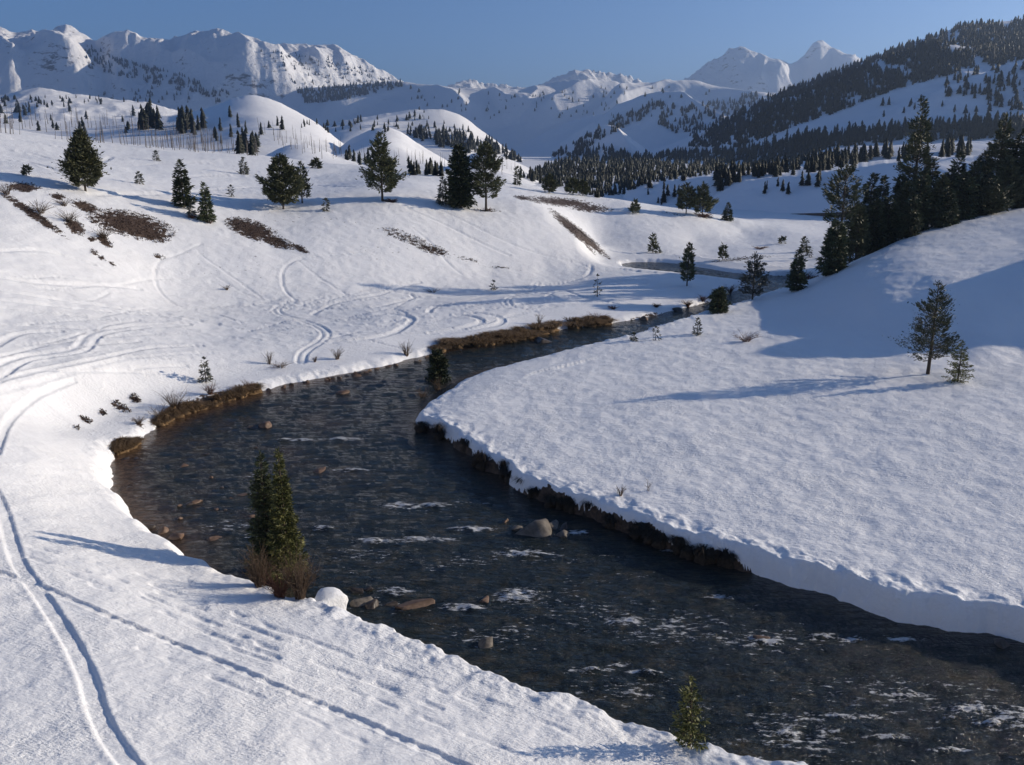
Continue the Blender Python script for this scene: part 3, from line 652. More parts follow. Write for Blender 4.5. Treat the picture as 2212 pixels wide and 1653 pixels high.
# ------------------------------------------------------------------ where the snow has melted off
UG, VG = proj(XG, YG, ZG)
elev = np.arctan2(ZG - CAMZ, RG); vis = elev >= np.maximum.accumulate(elev, 0) - 0.004
BARE = np.full(ZG.shape, -0.6)
patches = [(283, 485, 88, 26, 12, 1.0), (318, 500, 50, 18, 18, 1.0), (50, 405, 34, 10, 3, 1), (125, 425, 16, 7, 10, .9), (185, 447, 32, 10, 18, 1), (70, 462, 82, 9, 34, .9), (162, 490, 24, 13, 36, 1), (198, 517, 9, 6, 20, .9),
           (225, 520, 20, 9, 42, 1), (203, 545, 12, 5, 30, .7), (220, 558, 10, 5, 30, .7), (243, 571, 9, 4, 30, .7), (345, 556, 12, 5, 20, .8), (545, 497, 56, 19, 18, 1), (592, 520, 42, 12, 20, .95), (645, 536, 24, 6, 25, .8),
           (520, 485, 30, 12, 5, 1), (880, 515, 70, 12, 20, .55), (935, 540, 38, 11, 15, .7), (850, 500, 34, 8, 10, .5), (1010, 560, 60, 8, 12, .35), (1080, 578, 60, 6, 5, .35), (1215, 437, 80, 10, 6, .85), (1275, 450, 48, 9, 5, .8), (1130, 428, 22, 5, 8, .8),
           (1248, 503, 74, 10, 39, 1), (1300, 545, 30, 5, 40, .6), (1272, 535, 24, 4, 50, .6), (1370, 452, 14, 6, 10, .8), (1522, 467, 20, 5, 8, .9), (842, 435, 18, 4, 5, .9), (1050, 455, 40, 4, 2, .5),
           (262, 880, 26, 8, 30, .6), (292, 862, 14, 8, 30, .7), (185, 908, 18, 6, 30, .55), (165, 925, 10, 4, 30, .55), (222, 892, 12, 6, 30, .55), (300, 915, 30, 8, 20, .5),
           (640, 470, 220, 20, 5, .22), (480, 575, 250, 40, 10, .16), (800, 545, 180, 30, 0, .18), (1090, 738, 140, 16, -8, 1.0), (1275, 695, 45, 10, -5, .9), (452, 868, 40, 18, -20, .9), (535, 848, 18, 14, -10, .9), (372, 890, 36, 14, -35, .9),
           (262, 990, 20, 25, 0, .8), (1400, 683, 40, 6, -10, .7), (1540, 655, 60, 8, -20, .7), (1600, 560, 90, 5, -5, .5), (1900, 1262, 60, 6, 20, .3), (1450, 462, 60, 3, 8, .4)]
for cu, cv, a, b, ang, val in patches:
    sel = np.where(vis & (np.abs(UG - cu) < a * 1.6 + 10) & (np.abs(VG - cv) < max(a, b) * 1.6) & (RG > 14))
    du = UG[sel] - cu; dv = VG[sel] - cv; c, s_ = math.cos(math.radians(ang)), math.sin(math.radians(ang))
    e = np.hypot((du * c + dv * s_) / a, (-du * s_ + dv * c) / b)
    BARE[sel] = np.maximum(BARE[sel], val * (1.05 - 0.62 * e ** 1.5))
BARE = np.where((SDG < -0.1) & (ZG < -0.1), 0.9, BARE)        # the stream bed
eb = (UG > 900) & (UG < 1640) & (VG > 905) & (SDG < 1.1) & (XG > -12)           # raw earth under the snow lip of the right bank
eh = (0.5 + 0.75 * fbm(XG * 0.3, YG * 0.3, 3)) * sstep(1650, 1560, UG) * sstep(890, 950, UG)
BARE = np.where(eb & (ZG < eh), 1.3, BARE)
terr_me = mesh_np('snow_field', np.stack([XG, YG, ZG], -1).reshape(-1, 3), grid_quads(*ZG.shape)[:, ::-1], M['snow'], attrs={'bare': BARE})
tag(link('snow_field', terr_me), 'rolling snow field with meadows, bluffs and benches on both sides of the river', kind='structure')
# the land goes on to the horizon
thf = np.radians(np.linspace(-100, 100, 120)); rr_ = np.array([690, 1000, 2000, 5000, 10000, 16000.])[:, None]
Rf = np.broadcast_to(rr_, (6, 120)); Zf = np.array([7, 8, 10, 10, 8, 0.])[:, None] * np.ones((1, 120))
Surf(thf, Rf.copy(), Zf.copy())
vf = mesh_np('valley_floor', np.stack([Rf * np.sin(thf), Rf * np.cos(thf), Zf], -1).reshape(-1, 3), grid_quads(6, 120)[:, ::-1], M['hill'])
tag(link('valley_floor', vf), 'flat snowy valley floor running to the foot of the mountains', kind='structure')

# ------------------------------------------------------------------ water
thw = np.linspace(math.radians(-30), math.radians(60), 760)
rw = np.concatenate([np.geomspace(11, 190, 620)])
TWt, RWt = np.meshgrid(thw, rw); xw = RWt * np.sin(TWt); yw = RWt * np.cos(TWt)
sw = river_sdf(xw, yw)
zw = (0.06 + 0.03 * sstep(48, 30, yw)) * fbm(xw * 0.38 + yw * 0.25, yw * 1.5 - xw * 0.2, 4, 0.62) * sstep(0, 2.5, -sw)
uw, vw = proj(xw, yw, zw)
foam = np.full(xw.shape, -0.16) + 0.38 * fbm(xw * 0.16, yw * 0.3, 3) + 0.20 * sstep(44, 30, yw) - 0.35 * sstep(48, 62, yw) - 0.3 * sstep(3.2, 1.2, -sw)
for cu, cv, a, b in [(1120, 1288, 62, 20), (1000, 1312, 55, 10), (1130, 1195, 70, 9), (900, 1165, 50, 8), (810, 1168, 60, 8), (870, 1092, 60, 7), (940, 1090, 40, 6), (1350, 1342, 50, 12), (1660, 1386, 60, 8), (1780, 1374, 50, 7), (1840, 1382, 40, 6),
                     (1280, 1447, 60, 7), (1390, 1452, 45, 6), (1340, 1436, 30, 6), (1950, 1382, 50, 6), (1830, 1546, 80, 8), (1700, 1585, 55, 7), (1920, 1592, 50, 7), (2100, 1530, 70, 8), (2185, 1548, 55, 12), (2130, 1562, 50, 8), (850, 1276, 40, 10),
                     (1020, 1142, 60, 7), (960, 1166, 40, 6), (640, 950, 60, 4), (745, 948, 50, 4), (1250, 1150, 30, 6), (700, 1140, 30, 6), (1950, 1500, 60, 6), (2050, 1620, 60, 8), (1560, 1290, 40, 5), (760, 1015, 50, 4), (1500, 1530, 40, 5), (1450, 1190, 30, 4)]:
    foam = np.maximum(foam, 0.66 - 0.55 * np.hypot((uw - cu) / a, (vw - cv) / b) ** 2)
zw = zw + 0.10 * sstep(0.2, 0.6, foam) * (0.5 + fbm(xw * 1.4, yw * 1.4, 2)) 
shal = np.maximum(sstep(1.6, 0.0, -sw) * 0.6, sstep(0.0, 1.0, 0.5 * fbm(xw * .25 + 9, yw * .25, 3) + 0.2) * sstep(-6, -16, xw) * 0.5)
shal = shal * np.where(xw > 0, 0.35, 1)
shal = np.maximum(shal, 0.85 * sstep(3.4, 0.3, -sw) * sstep(-12, -17, xw) * sstep(40, 46, yw))
keep = (sw < 0.9)
q = grid_quads(*xw.shape)[:, ::-1]; kq = keep.ravel()[q].all(1); q = q[kq]
used = np.unique(q); rem = np.full(xw.size, -1); rem[used] = np.arange(len(used))
wm = mesh_np('river', np.stack([xw, yw, zw], -1).reshape(-1, 3)[used], rem[q], M['water'], attrs={'foam': foam.ravel()[used], 'shallow': shal.ravel()[used]})
tag(link('river', wm), 'dark shallow river with small white rapids winding through the snow', kind='structure')

# ------------------------------------------------------------------ plants: builders
def tube(path, rad, sides=5):
    path = np.asarray(path, float); n = len(path); rad = np.broadcast_to(rad, (n,))
    tg = np.gradient(path, axis=0); tg /= np.linalg.norm(tg, axis=1)[:, None] + 1e-9
    ref = np.where(np.abs(tg[:, 2:3]) > 0.8, np.array([[1., 0, 0]]), np.array([[0, 0, 1.]]))
    a = np.cross(tg, ref); a /= np.linalg.norm(a, axis=1)[:, None] + 1e-9; b = np.cross(tg, a)
    an = np.arange(sides) / sides * 2 * np.pi
    V = path[:, None] + rad[:, None, None] * (np.cos(an)[None, :, None] * a[:, None] + np.sin(an)[None, :, None] * b[:, None])
    i = np.arange(n - 1)[:, None] * sides; j = np.arange(sides)[None]; j2 = (j + 1) % sides
    Q = np.stack([i + j, i + j2, i + sides + j2, i + sides + j], -1).reshape(-1, 4)
    return V.reshape(-1, 3), Q
def join(parts):
    V = []; Q = []; o = 0
    for v, q in parts: V.append(v); Q.append(q + o); o += len(v)
    return np.vstack(V), np.vstack(Q)
def diamonds(pos, dr, ln, wd, rs):
    n = len(pos); dr = dr / (np.linalg.norm(dr, axis=1)[:, None] + 1e-9)
    side = np.cross(dr, rs.normal(size=(n, 3))); side /= np.linalg.norm(side, axis=1)[:, None] + 1e-9
    mid = pos + dr * (ln * 0.45)[:, None]
    V = np.stack([pos, mid + side * wd[:, None], pos + dr * ln[:, None], mid - side * wd[:, None]], 1).reshape(-1, 3)
    return V, np.arange(4 * n).reshape(-1, 4)
def conifer(h, rad, seed, kind='spruce', z0=0.06, nwh=26, nb=7, cl=0.3, dens=9, droop=0.35, gap=0.08, exp=0.85, bend=0.02, mtl=None, side=0.0):
    rs = np.random.RandomState(seed)
    k = 9; tz = np.linspace(-0.25 / h, 1, k)
    bx = np.cumsum(rs.normal(0, bend * h / k, k)); by = np.cumsum(rs.normal(0, bend * h / k, k)); bx -= bx[0]; by -= by[0]
    path = np.stack([bx, by, tz * h], 1); tr = 0.018 * h + 0.02
    parts = [tube(path, tr * (1 - np.clip(tz, 0, 1) * 0.93), 7)]
    P_, D_, L_, T_ = [], [], [], []
    lob = rs.rand(3) * 6.28
    for w in range(nwh):
        f = z0 + (1 - z0) * (w + rs.rand() * 0.8) / nwh
        if f > 0.985: continue
        g = (f - z0) / (1 - z0)
        if kind == 'spruce': prof = (1 - g) ** exp * min(1, 0.55 + g * 5)
        elif kind == 'pine': prof = (1 - g) ** 0.85 * min(1, 0.5 + g * 3.2) * (0.62 + 0.6 * rs.rand())
        else: prof = (math.sin(math.pi * min(1, g * 0.9 + 0.16)) ** 0.7) * (0.7 + 0.5 * rs.rand())
        c = np.array((np.interp(f, tz, bx), np.interp(f, tz, by), f * h))
        for q in range(nb if g < 0.8 else max(3, nb - 3)):
            if rs.rand() < gap: continue
            az = rs.rand() * 6.283 if kind != 'spruce' else (q + rs.rand() * 0.8) / nb * 6.283 + w * 1.3
            L = rad * prof * (0.72 + 0.45 * rs.rand()) * (1 + 0.22 * math.sin(az * 2 + lob[0]) + 0.15 * math.sin(az * 3 + lob[1] + g * 5)) * (1 + side * math.cos(az))
            if L < 0.06 * rad: L = 0.06 * rad + 0.04
            up = (0.55 * g - droop * (1 - g)) if kind == 'spruce' else (0.15 + 0.5 * g - 0.25 * (1 - g) * rs.rand())
            e = np.array((math.cos(az), math.sin(az), up)); tip_up = 0.22 if kind == 'spruce' else 0.35
            bt = np.linspace(0, 1, 4); bp = c + e * (bt * L)[:, None] + np.array((0, 0, 1.)) * (tip_up * L * bt ** 2.2)[:, None]
            if L > 0.35 * cl: parts.append(tube(bp, 0.012 * h ** 0.5 * (1 - 0.8 * bt) * (0.35 + L / (rad + 1e-6) * 0.6), 3))
            nC = max(3, int(1.5 * dens * L / cl * rs.uniform(0.8, 1.2)))
            t = rs.uniform(0.12 if kind == 'spruce' else 0.38, 1.0, nC) ** (0.8 if kind == 'spruce' else 0.6)
            sp = (0.20 * L * (1 - t * 0.55) + 0.10 * cl) if kind == 'spruce' else (0.26 * L + 0.12 * cl)
            perp = np.array((-math.sin(az), math.cos(az), 0))
            off = perp * (rs.normal(size=nC) * sp)[:, None] + np.array((0, 0, 1.)) * (rs.normal(-0.1 if kind == 'spruce' else 0.15, 0.45, nC) * (0.35 * cl + 0.18 * sp))[:, None]
            p = c + e * (t * L)[:, None] + np.array((0, 0, 1.)) * (tip_up * L * t ** 2.2)[:, None] + off
            d = e[None] * rs.uniform(0.5, 1.2, nC)[:, None] + perp * rs.normal(0, 0.7, nC)[:, None] + np.array((0, 0, 1.)) * rs.normal(-0.1 if kind == 'spruce' else 0.3, 0.4, nC)[:, None]
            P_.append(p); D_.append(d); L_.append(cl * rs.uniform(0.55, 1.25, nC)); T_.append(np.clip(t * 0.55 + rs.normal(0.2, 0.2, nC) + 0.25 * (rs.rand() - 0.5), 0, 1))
    p = np.vstack(P_); d = np.vstack(D_); L = np.concatenate(L_); T = np.concatenate(T_)
    n = int(12 + 5 * nb)                                     # the leader
    p = np.vstack([p, np.stack([bx[-1] + rs.normal(0, .02, n), by[-1] + rs.normal(0, .02, n), h * rs.uniform(0.93, 1.0, n)], 1)])
    d = np.vstack([d, np.stack([rs.normal(0, .5, n), rs.normal(0, .5, n), rs.uniform(.4, 1.2, n)], 1)]); L = np.concatenate([L, np.full(n, cl * 0.6)]); T = np.concatenate([T, np.full(n, .6)])
    V, Q = diamonds(p, d, L, L * rs.uniform(0.09, 0.19, len(L)), rs)
    tv, tq = join(parts)
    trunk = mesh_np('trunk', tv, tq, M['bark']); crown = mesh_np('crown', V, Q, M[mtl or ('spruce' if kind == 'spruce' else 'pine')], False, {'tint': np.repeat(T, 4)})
    return trunk, crown
def far_conifer(seed, tiers=6, sides=7, width=0.2, mtl='farpine'):   # 1 m tall, a few dozen ragged faces
    rs = np.random.RandomState(seed); V = []; Q = []
    for k in range(tiers):
        z = 0.06 + 0.86 * k / tiers; top = min(1.0, z + 1.75 / tiers * 0.86 + 0.05)
        r = width * (1 - z) ** 0.8 * rs.uniform(0.8, 1.15) + 0.015; o = len(V); cx, cy = rs.normal(0, 0.015, 2)
        ang = np.arange(2 * sides) / (2 * sides) * 6.283 + rs.rand() * 6
        rr = np.where(np.arange(2 * sides) % 2 == 0, r * rs.uniform(0.75, 1.25, 2 * sides), r * rs.uniform(0.3, 0.6, 2 * sides))
        for a, q in zip(ang, rr): V.append((cx + q * math.cos(a), cy + q * math.sin(a), z - 0.25 * q + 0.02 * rs.rand()))
        V.append((cx, cy, top)); m = 2 * sides
        for i in range(m): Q.append((o + i, o + (i + 1) % m, o + m))
    o = len(V)
    for a in range(4): V.append((0.018 * math.cos(a * 1.57), 0.018 * math.sin(a * 1.57), -0.06))
    V.append((0, 0, 0.4))
    for a in range(4): Q.append((o + a, o + (a + 1) % 4, o + 4))
    return np.array(V), np.array(Q)
def far_mesh(name, V, Q, mtl):
    rs = np.random.RandomState(len(V)); return mesh_np(name, V, Q, mtl, False, {'tint': rs.rand(len(V))})
def scaled_link(name, me, parent, s): o = link(name, me, parent); o.scale = s; return o
def px_height(base, vtop):                    # how tall a thing standing at base must be to reach the row vtop
    d = math.hypot(base[0], base[1]); fw0 = base[1]
    lo, hi = 0.05, 200.
    for _ in range(40):
        m = (lo + hi) / 2
        if proj(base[0], base[1], base[2] + m)[1] > vtop: lo = m
        else: hi = m
    return lo
def at_depth(u, d):
    t = math.atan((u - CU) / F * CP); x = d * math.tan(t)
    return np.array((x, d, ground(x, d)))

# ------------------------------------------------------------------ single trees
# (u, top row, base row or 'd' distance, half width in pixels, kind, settings, label)
TREES = []
def tree(u, vt, vb, hw, kind, label, name='conifer', group=None, depth=None, **kw):
    b = at_depth(u, depth) if depth else hit(u, vb)
    h = px_height(b, vt); dist = math.hypot(b[0], b[1]); rad = hw / F * dist
    kw.setdefault('cl', max(0.16, 0.0042 * dist)) 
    tr, cr = conifer(h, rad, int(u * 7 + vt) % 99991, kind, **kw)
    e = bpy.data.objects.new(name, None); COL.objects.link(e); e.location = (b[0], b[1], b[2] - 0.05); e.empty_display_size = 0.3
    e.rotation_euler = (0, 0, (u * 0.37) % 6.28)
    link('trunk', tr, e); link('crown', cr, e)
    tag(e, label, 'tree', group); TREES.append((b[0], b[1], h)); return e
SPR = dict(nwh=24, nb=8, dens=7)
# by the river in front
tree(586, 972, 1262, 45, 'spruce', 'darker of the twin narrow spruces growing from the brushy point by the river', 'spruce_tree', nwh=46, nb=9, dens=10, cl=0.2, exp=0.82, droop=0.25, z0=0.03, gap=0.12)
tree(626, 966, 1276, 47, 'spruce', 'sunlit side of the twin narrow spruces beside the snow mound', 'spruce_tree', nwh=48, nb=9, dens=10, cl=0.2, exp=0.82, droop=0.25, z0=0.03, gap=0.12, mtl='sunny')  # lighter needle colour stands in for sunlight on this twin
tree(1488, 1462, 1612, 42, 'spruce', 'small leaning yellow green spruce on the edge of the lower snow bank', 'spruce_tree', nwh=15, nb=7, dens=8, cl=0.18, exp=0.8, droop=0.0, mtl='sunny', side=0.35, gap=0.2, bend=0.05)
tree(946, 756, 836, 27, 'spruce', 'dense dark spruce on the tip of the snowy point', 'spruce_tree', nwh=20, nb=9, dens=12, exp=0.5, droop=0.2, z0=0.01)
tree(445, 772, 826, 15, 'spruce', 'tiny open fir alone on the snow above the brown bank', 'fir_tree', nwh=9, nb=6, dens=6, mtl='grey', gap=0.1)
# right meadow
tree(2004, 606, 808, 56, 'pine', 'tall open pine standing alone on the right snow meadow', 'pine_tree', nwh=30, nb=6, dens=8, cl=0.25, z0=0.14, gap=0.14)
tree(2068, 735, 825, 27, 'spruce', 'small spruce beside the lone pine of the right meadow', 'spruce_tree', nwh=15, nb=7, dens=7, cl=0.2, mtl='sunny', gap=0.1)
tree(1506, 688, 723, 9, 'spruce', 'little bushy fir on the right meadow above the river bend', 'fir_tree', nwh=8, nb=6, dens=6, mtl='grey')
tree(1416, 706, 735, 8, 'spruce', 'thin straw coloured sapling on the right river edge', 'sapling', nwh=6, nb=4, dens=4, mtl='grey', gap=0.3)
tree(1369, 720, 736, 7, 'spruce', 'stubby seedling at the right river edge', 'sapling', nwh=5, nb=5, dens=5, mtl='pine')
# by the upper river
tree(1625, 549, 647, 28, 'pine', 'greyish open pine in front of the upper river', 'pine_tree', nwh=18, nb=6, dens=8, mtl='grey', z0=0.08)
tree(1720, 544, 628, 20, 'spruce', 'grey topped spruce at the river below the grove', 'spruce_tree', nwh=20, nb=8, dens=9, exp=0.7)
tree(1552, 624, 674, 26, 'spruce', 'low dark bushy spruce at the water of the upper river', 'spruce_tree', nwh=12, nb=9, dens=12, exp=0.5, z0=0.01)
tree(1484, 543, 618, 20, 'pine', 'round dark pine on the point between the river arms', 'pine_tree', nwh=16, nb=7, dens=10, z0=0.16)
tree(1487, 526, 584, 9, 'pine', 'small pine standing behind the round pine', 'pine_tree', nwh=10, nb=6, dens=8, z0=0.4)
tree(1410, 509, 546, 8, 'pine', 'slim pine on the flat beyond the upper river', 'pine_tree', nwh=12, nb=6, dens=8)
tree(1561, 532, 561, 9, 'pine', 'bushy short pine on the far river bank', 'pine_tree', nwh=9, nb=7, dens=10, z0=0.1)
tree(1737, 513, 545, 7, 'spruce', 'small spruce on the flat left of the grove', 'spruce_tree', nwh=10, nb=6, dens=8)
tree(1689, 514, 526, 6, 'pine', 'tiny dark shrub pine on the flat', 'pine_tree', nwh=6, nb=6, dens=8, z0=0.02)
tree(1748, 535, 556, 5, 'spruce', 'reddish sapling on the flat before the grove', 'sapling', nwh=7, nb=5, dens=4, mtl='grey', gap=0.2)
tree(1782, 510, 556, 10, 'pine', 'sparse young pine at the left foot of the grove', 'pine_tree', nwh=8, nb=5, dens=5, mtl='grey', gap=0.2)
tree(1421, 535, 547, 4, 'spruce', 'seedling beside the slim pine', 'sapling', nwh=5, nb=5, dens=6)
tree(1290, 594, 641, 8, 'spruce', 'thin bare looking sapling on the tracked meadow', 'sapling', nwh=8, nb=4, dens=3, mtl='grey', gap=0.35)
tree(1067, 608, 627, 4, 'spruce', 'tiny twig sapling alone on the tracked meadow', 'sapling', nwh=6, nb=4, dens=4, mtl='grey', gap=0.3)
# left bench
tree(185, 284, 413, 38, 'pine', 'big dense pine on the left bench above the brown patches', 'pine_tree', nwh=30, nb=9, dens=12, z0=0.07, gap=0.04)
tree(397, 346, 448, 21, 'spruce', 'taller of two slender spruces at the bluff edge', 'spruce_tree', nwh=24, nb=8, dens=8)
tree(448, 396, 479, 17, 'spruce', 'shorter slender spruce at the bluff edge', 'spruce_tree', nwh=20, nb=8, dens=7)
tree(414, 440, 470, 9, 'spruce', 'small fir between the two slender spruces', 'fir_tree', nwh=9, nb=6, dens=6, mtl='grey')
tree(612, 336, 452, 38, 'pine', 'broad dark pine in the middle of the bench', 'pine_tree', nwh=26, nb=9, dens=11, z0=0.08)
tree(653, 351, 439, 19, 'pine', 'open pine close beside the broad dark pine', 'pine_tree', nwh=18, nb=6, dens=8, z0=0.15)
tree(826, 288, 434, 37, 'pine', 'tall pine with a bare trunk foot beside a brown bush', 'pine_tree', nwh=28, nb=8, dens=10, z0=0.13)
tree(957, 384, 443, 13, 'spruce', 'small pale spruce left of the two tall conifers', 'spruce_tree', nwh=14, nb=7, dens=7, mtl='grey')
tree(995, 314, 449, 27, 'spruce', 'dense dark spruce next to the tall open pine', 'spruce_tree', nwh=34, nb=10, dens=12, exp=0.55)
tree(1050, 310, 456, 36, 'pine', 'tall pine with a clear trunk right of the dense dark spruce', 'pine_tree', nwh=26, nb=8, dens=11, z0=0.2)
tree(705, 430, 456, 6, 'spruce', 'sapling below the bench between the pines', 'sapling', nwh=8, nb=5, dens=5, mtl='grey')
tree(527, 342, 377, 9, 'spruce', 'small pale fir far back on the bench', 'fir_tree', nwh=9, nb=6, dens=6, mtl='grey')
tree(301, 373, 398, 6, 'spruce', 'sapling on the bench right of the big dense pine', 'sapling', nwh=8, nb=5, dens=5, mtl='grey')
tree(338, 328, 348, 5, 'spruce', 'sapling high on the bench by the curved tracks', 'sapling', nwh=7, nb=5, dens=5, mtl='grey')
tree(500, 402, 425, 4, 'spruce', 'thin sapling on the bench beside the sled track', 'sapling', nwh=7, nb=4, dens=4, mtl='grey')
tree(58, 360, 380, 8, 'pine', 'low bush pine on the rim of the left bluff', 'pine_tree', nwh=8, nb=6, dens=7, z0=0.05)
tree(683, 345, 364, 8, 'pine', 'small dark rounded pine below the bare knoll', 'pine_tree', nwh=10, nb=8, dens=10, z0=0.02)
tree(1186, 380, 418, 15, 'pine', 'rounded pine on the crest of the second spur', 'pine_tree', nwh=14, nb=8, dens=10, z0=0.08)
tree(1238, 388, 421, 13, 'pine', 'left one of a close pair of round pines on the spur', 'pine_tree', nwh=12, nb=8, dens=10, z0=0.08)
tree(1259, 391, 423, 10, 'pine', 'right one of a close pair of round pines on the spur', 'pine_tree', nwh=12, nb=8, dens=10, z0=0.08)
tree(1371, 435, 461, 8, 'pine', 'lone dark bush pine on the sunny spur', 'pine_tree', nwh=9, nb=7, dens=9, z0=0.02)
tree(1482, 398, 462, 23, 'pine', 'broad pine behind the reddish bush on the spur', 'pine_tree', nwh=16, nb=7, dens=9, z0=0.15)
tree(1517, 399, 468, 20, 'pine', 'dark pine over the reddish bush on the spur', 'pine_tree', nwh=16, nb=8, dens=11, z0=0.12)
tree(1571, 440, 477, 8, 'spruce', 'single small spruce at the low end of the spur', 'spruce_tree', nwh=12, nb=7, dens=8)
tree(1118, 362, 400, 6, 'spruce', 'slim spruce right of the tall pines', 'spruce_tree', nwh=12, nb=6, dens=6)
# the dark grove on the right hill (standing behind its crest)
grove = [(1832, 357, 126, 34, 'open', 'leaning scraggly pine with flat tiers at the left end of the grove', 'pine_tree', dict(nwh=20, nb=5, dens=10, z0=0.40, gap=0.15)),
         (1824, 480, 120, 32, 'spruce', 'dense rounded spruce at the left foot of the grove', 'spruce_tree', dict(nwh=24, nb=10, dens=11, exp=0.45, z0=0.0)),
         (1858, 425, 127, 28, 'pine', 'dark pine just behind the scraggly leaning pine', 'pine_tree', dict(nwh=20, nb=8, dens=11, z0=0.05)),
         (1889, 374, 130, 19, 'spruce', 'narrow dark spire nearest the scraggly pine', 'spruce_tree', dict(nwh=34, nb=8, dens=9, exp=0.5)),
         (1917, 380, 132, 15, 'spruce', 'second narrow dark spire of the grove', 'spruce_tree', dict(nwh=32, nb=8, dens=9, exp=0.5)),
         (1954, 378, 131, 20, 'spruce', 'third narrow dark spire left of the tallest pine', 'spruce_tree', dict(nwh=32, nb=8, dens=9, exp=0.5)),
         (1985, 209, 130, 40, 'pine', 'tallest pine of the grove rising above all others', 'pine_tree', dict(nwh=32, nb=7, dens=10, z0=0.12, gap=0.1)),
         (2075, 330, 134, 28, 'spruce', 'shaggy spruce with thin top right of the tallest pine', 'spruce_tree', dict(nwh=30, nb=7, dens=9, gap=0.12)),
         (2160, 250, 128, 38, 'pine', 'second tallest pine of the grove', 'pine_tree', dict(nwh=30, nb=8, dens=11, z0=0.08)),
         (2205, 278, 124, 34, 'spruce', 'large dark spruce at the right end of the grove', 'spruce_tree', dict(nwh=30, nb=9, dens=11))]
def behind(u, d):
    cu = [c[0] for c in CREST]; cd = [c[2] for c in CREST]
    old = np.interp(u, [1790, 1850, 1960, 2080, 2212, 2450], [124, 122, 120, 118, 115, 112])
    return float(np.interp(u, cu, cd)) + (d - old) * (1.0 if d > old else 2.0)
for u, vt, d, hw, kd, lb, nm, kw in grove:
    d = behind(u, d) if u > 1840 else d
    tree(u, vt, None, hw, kd, lb, nm, 'dark grove on the right hill', depth=d, **kw)
rs = np.random.RandomState(5)
for k, (u, vt, d, hw) in enumerate([(1870, 440, 123, 22), (1905, 430, 124, 24), (1935, 425, 122, 24), (1968, 395, 123, 28), (2000, 370, 122, 28), (2022, 345, 128, 26), (2045, 380, 121, 30), (2060, 365, 130, 24), (2090, 375, 121, 30),
                                    (2110, 350, 128, 26), (2128, 330, 132, 28), (2140, 370, 120, 30), (2180, 340, 121, 32), (2230, 300, 120, 36), (2270, 290, 122, 36), (2310, 280, 120, 36), (1985, 420, 118, 24), (2060, 410, 117, 26), (2160, 390, 116, 28), (2360, 300, 118, 36)]):
    d = behind(u, d)
    tree(u, vt, None, hw, 'spruce' if k % 3 else 'pine', 'dark conifer packed into the grove on the right hill', 'conifer', 'conifers packed into the dark grove', depth=d, nwh=22, nb=9, dens=9, exp=0.6, z0=0.02)

# ------------------------------------------------------------------ far woods and burnt trunks
def inpoly(poly, n, rs, clump=None, tries=60):
    poly = np.asarray(poly, float); lo = poly.min(0); hi = poly.max(0); out = []
    while len(out) < n and tries > 0:
        tries -= 1
        q = lo + rs.rand(n * 2, 2) * (hi - lo); ins = np.zeros(len(q), bool)
        for a, b in zip(poly, np.roll(poly, -1, 0)):
            c = ((a[1] <= q[:, 1]) & (b[1] > q[:, 1])) | ((b[1] <= q[:, 1]) & (a[1] > q[:, 1]))
            with np.errstate(divide='ignore', invalid='ignore'): ins ^= c & (q[:, 0] < a[0] + (q[:, 1] - a[1]) / (b[1] - a[1]) * (b[0] - a[0]))
        if clump: ins &= fbm(q[:, 0] / clump, q[:, 1] / (clump * 0.6), 2) > (rs.uniform(-0.6, 0.5, len(q)) if clump < 50 else rs.uniform(-0.75, 0.05, len(q)))
        out += list(q[ins])
    return out[:n]
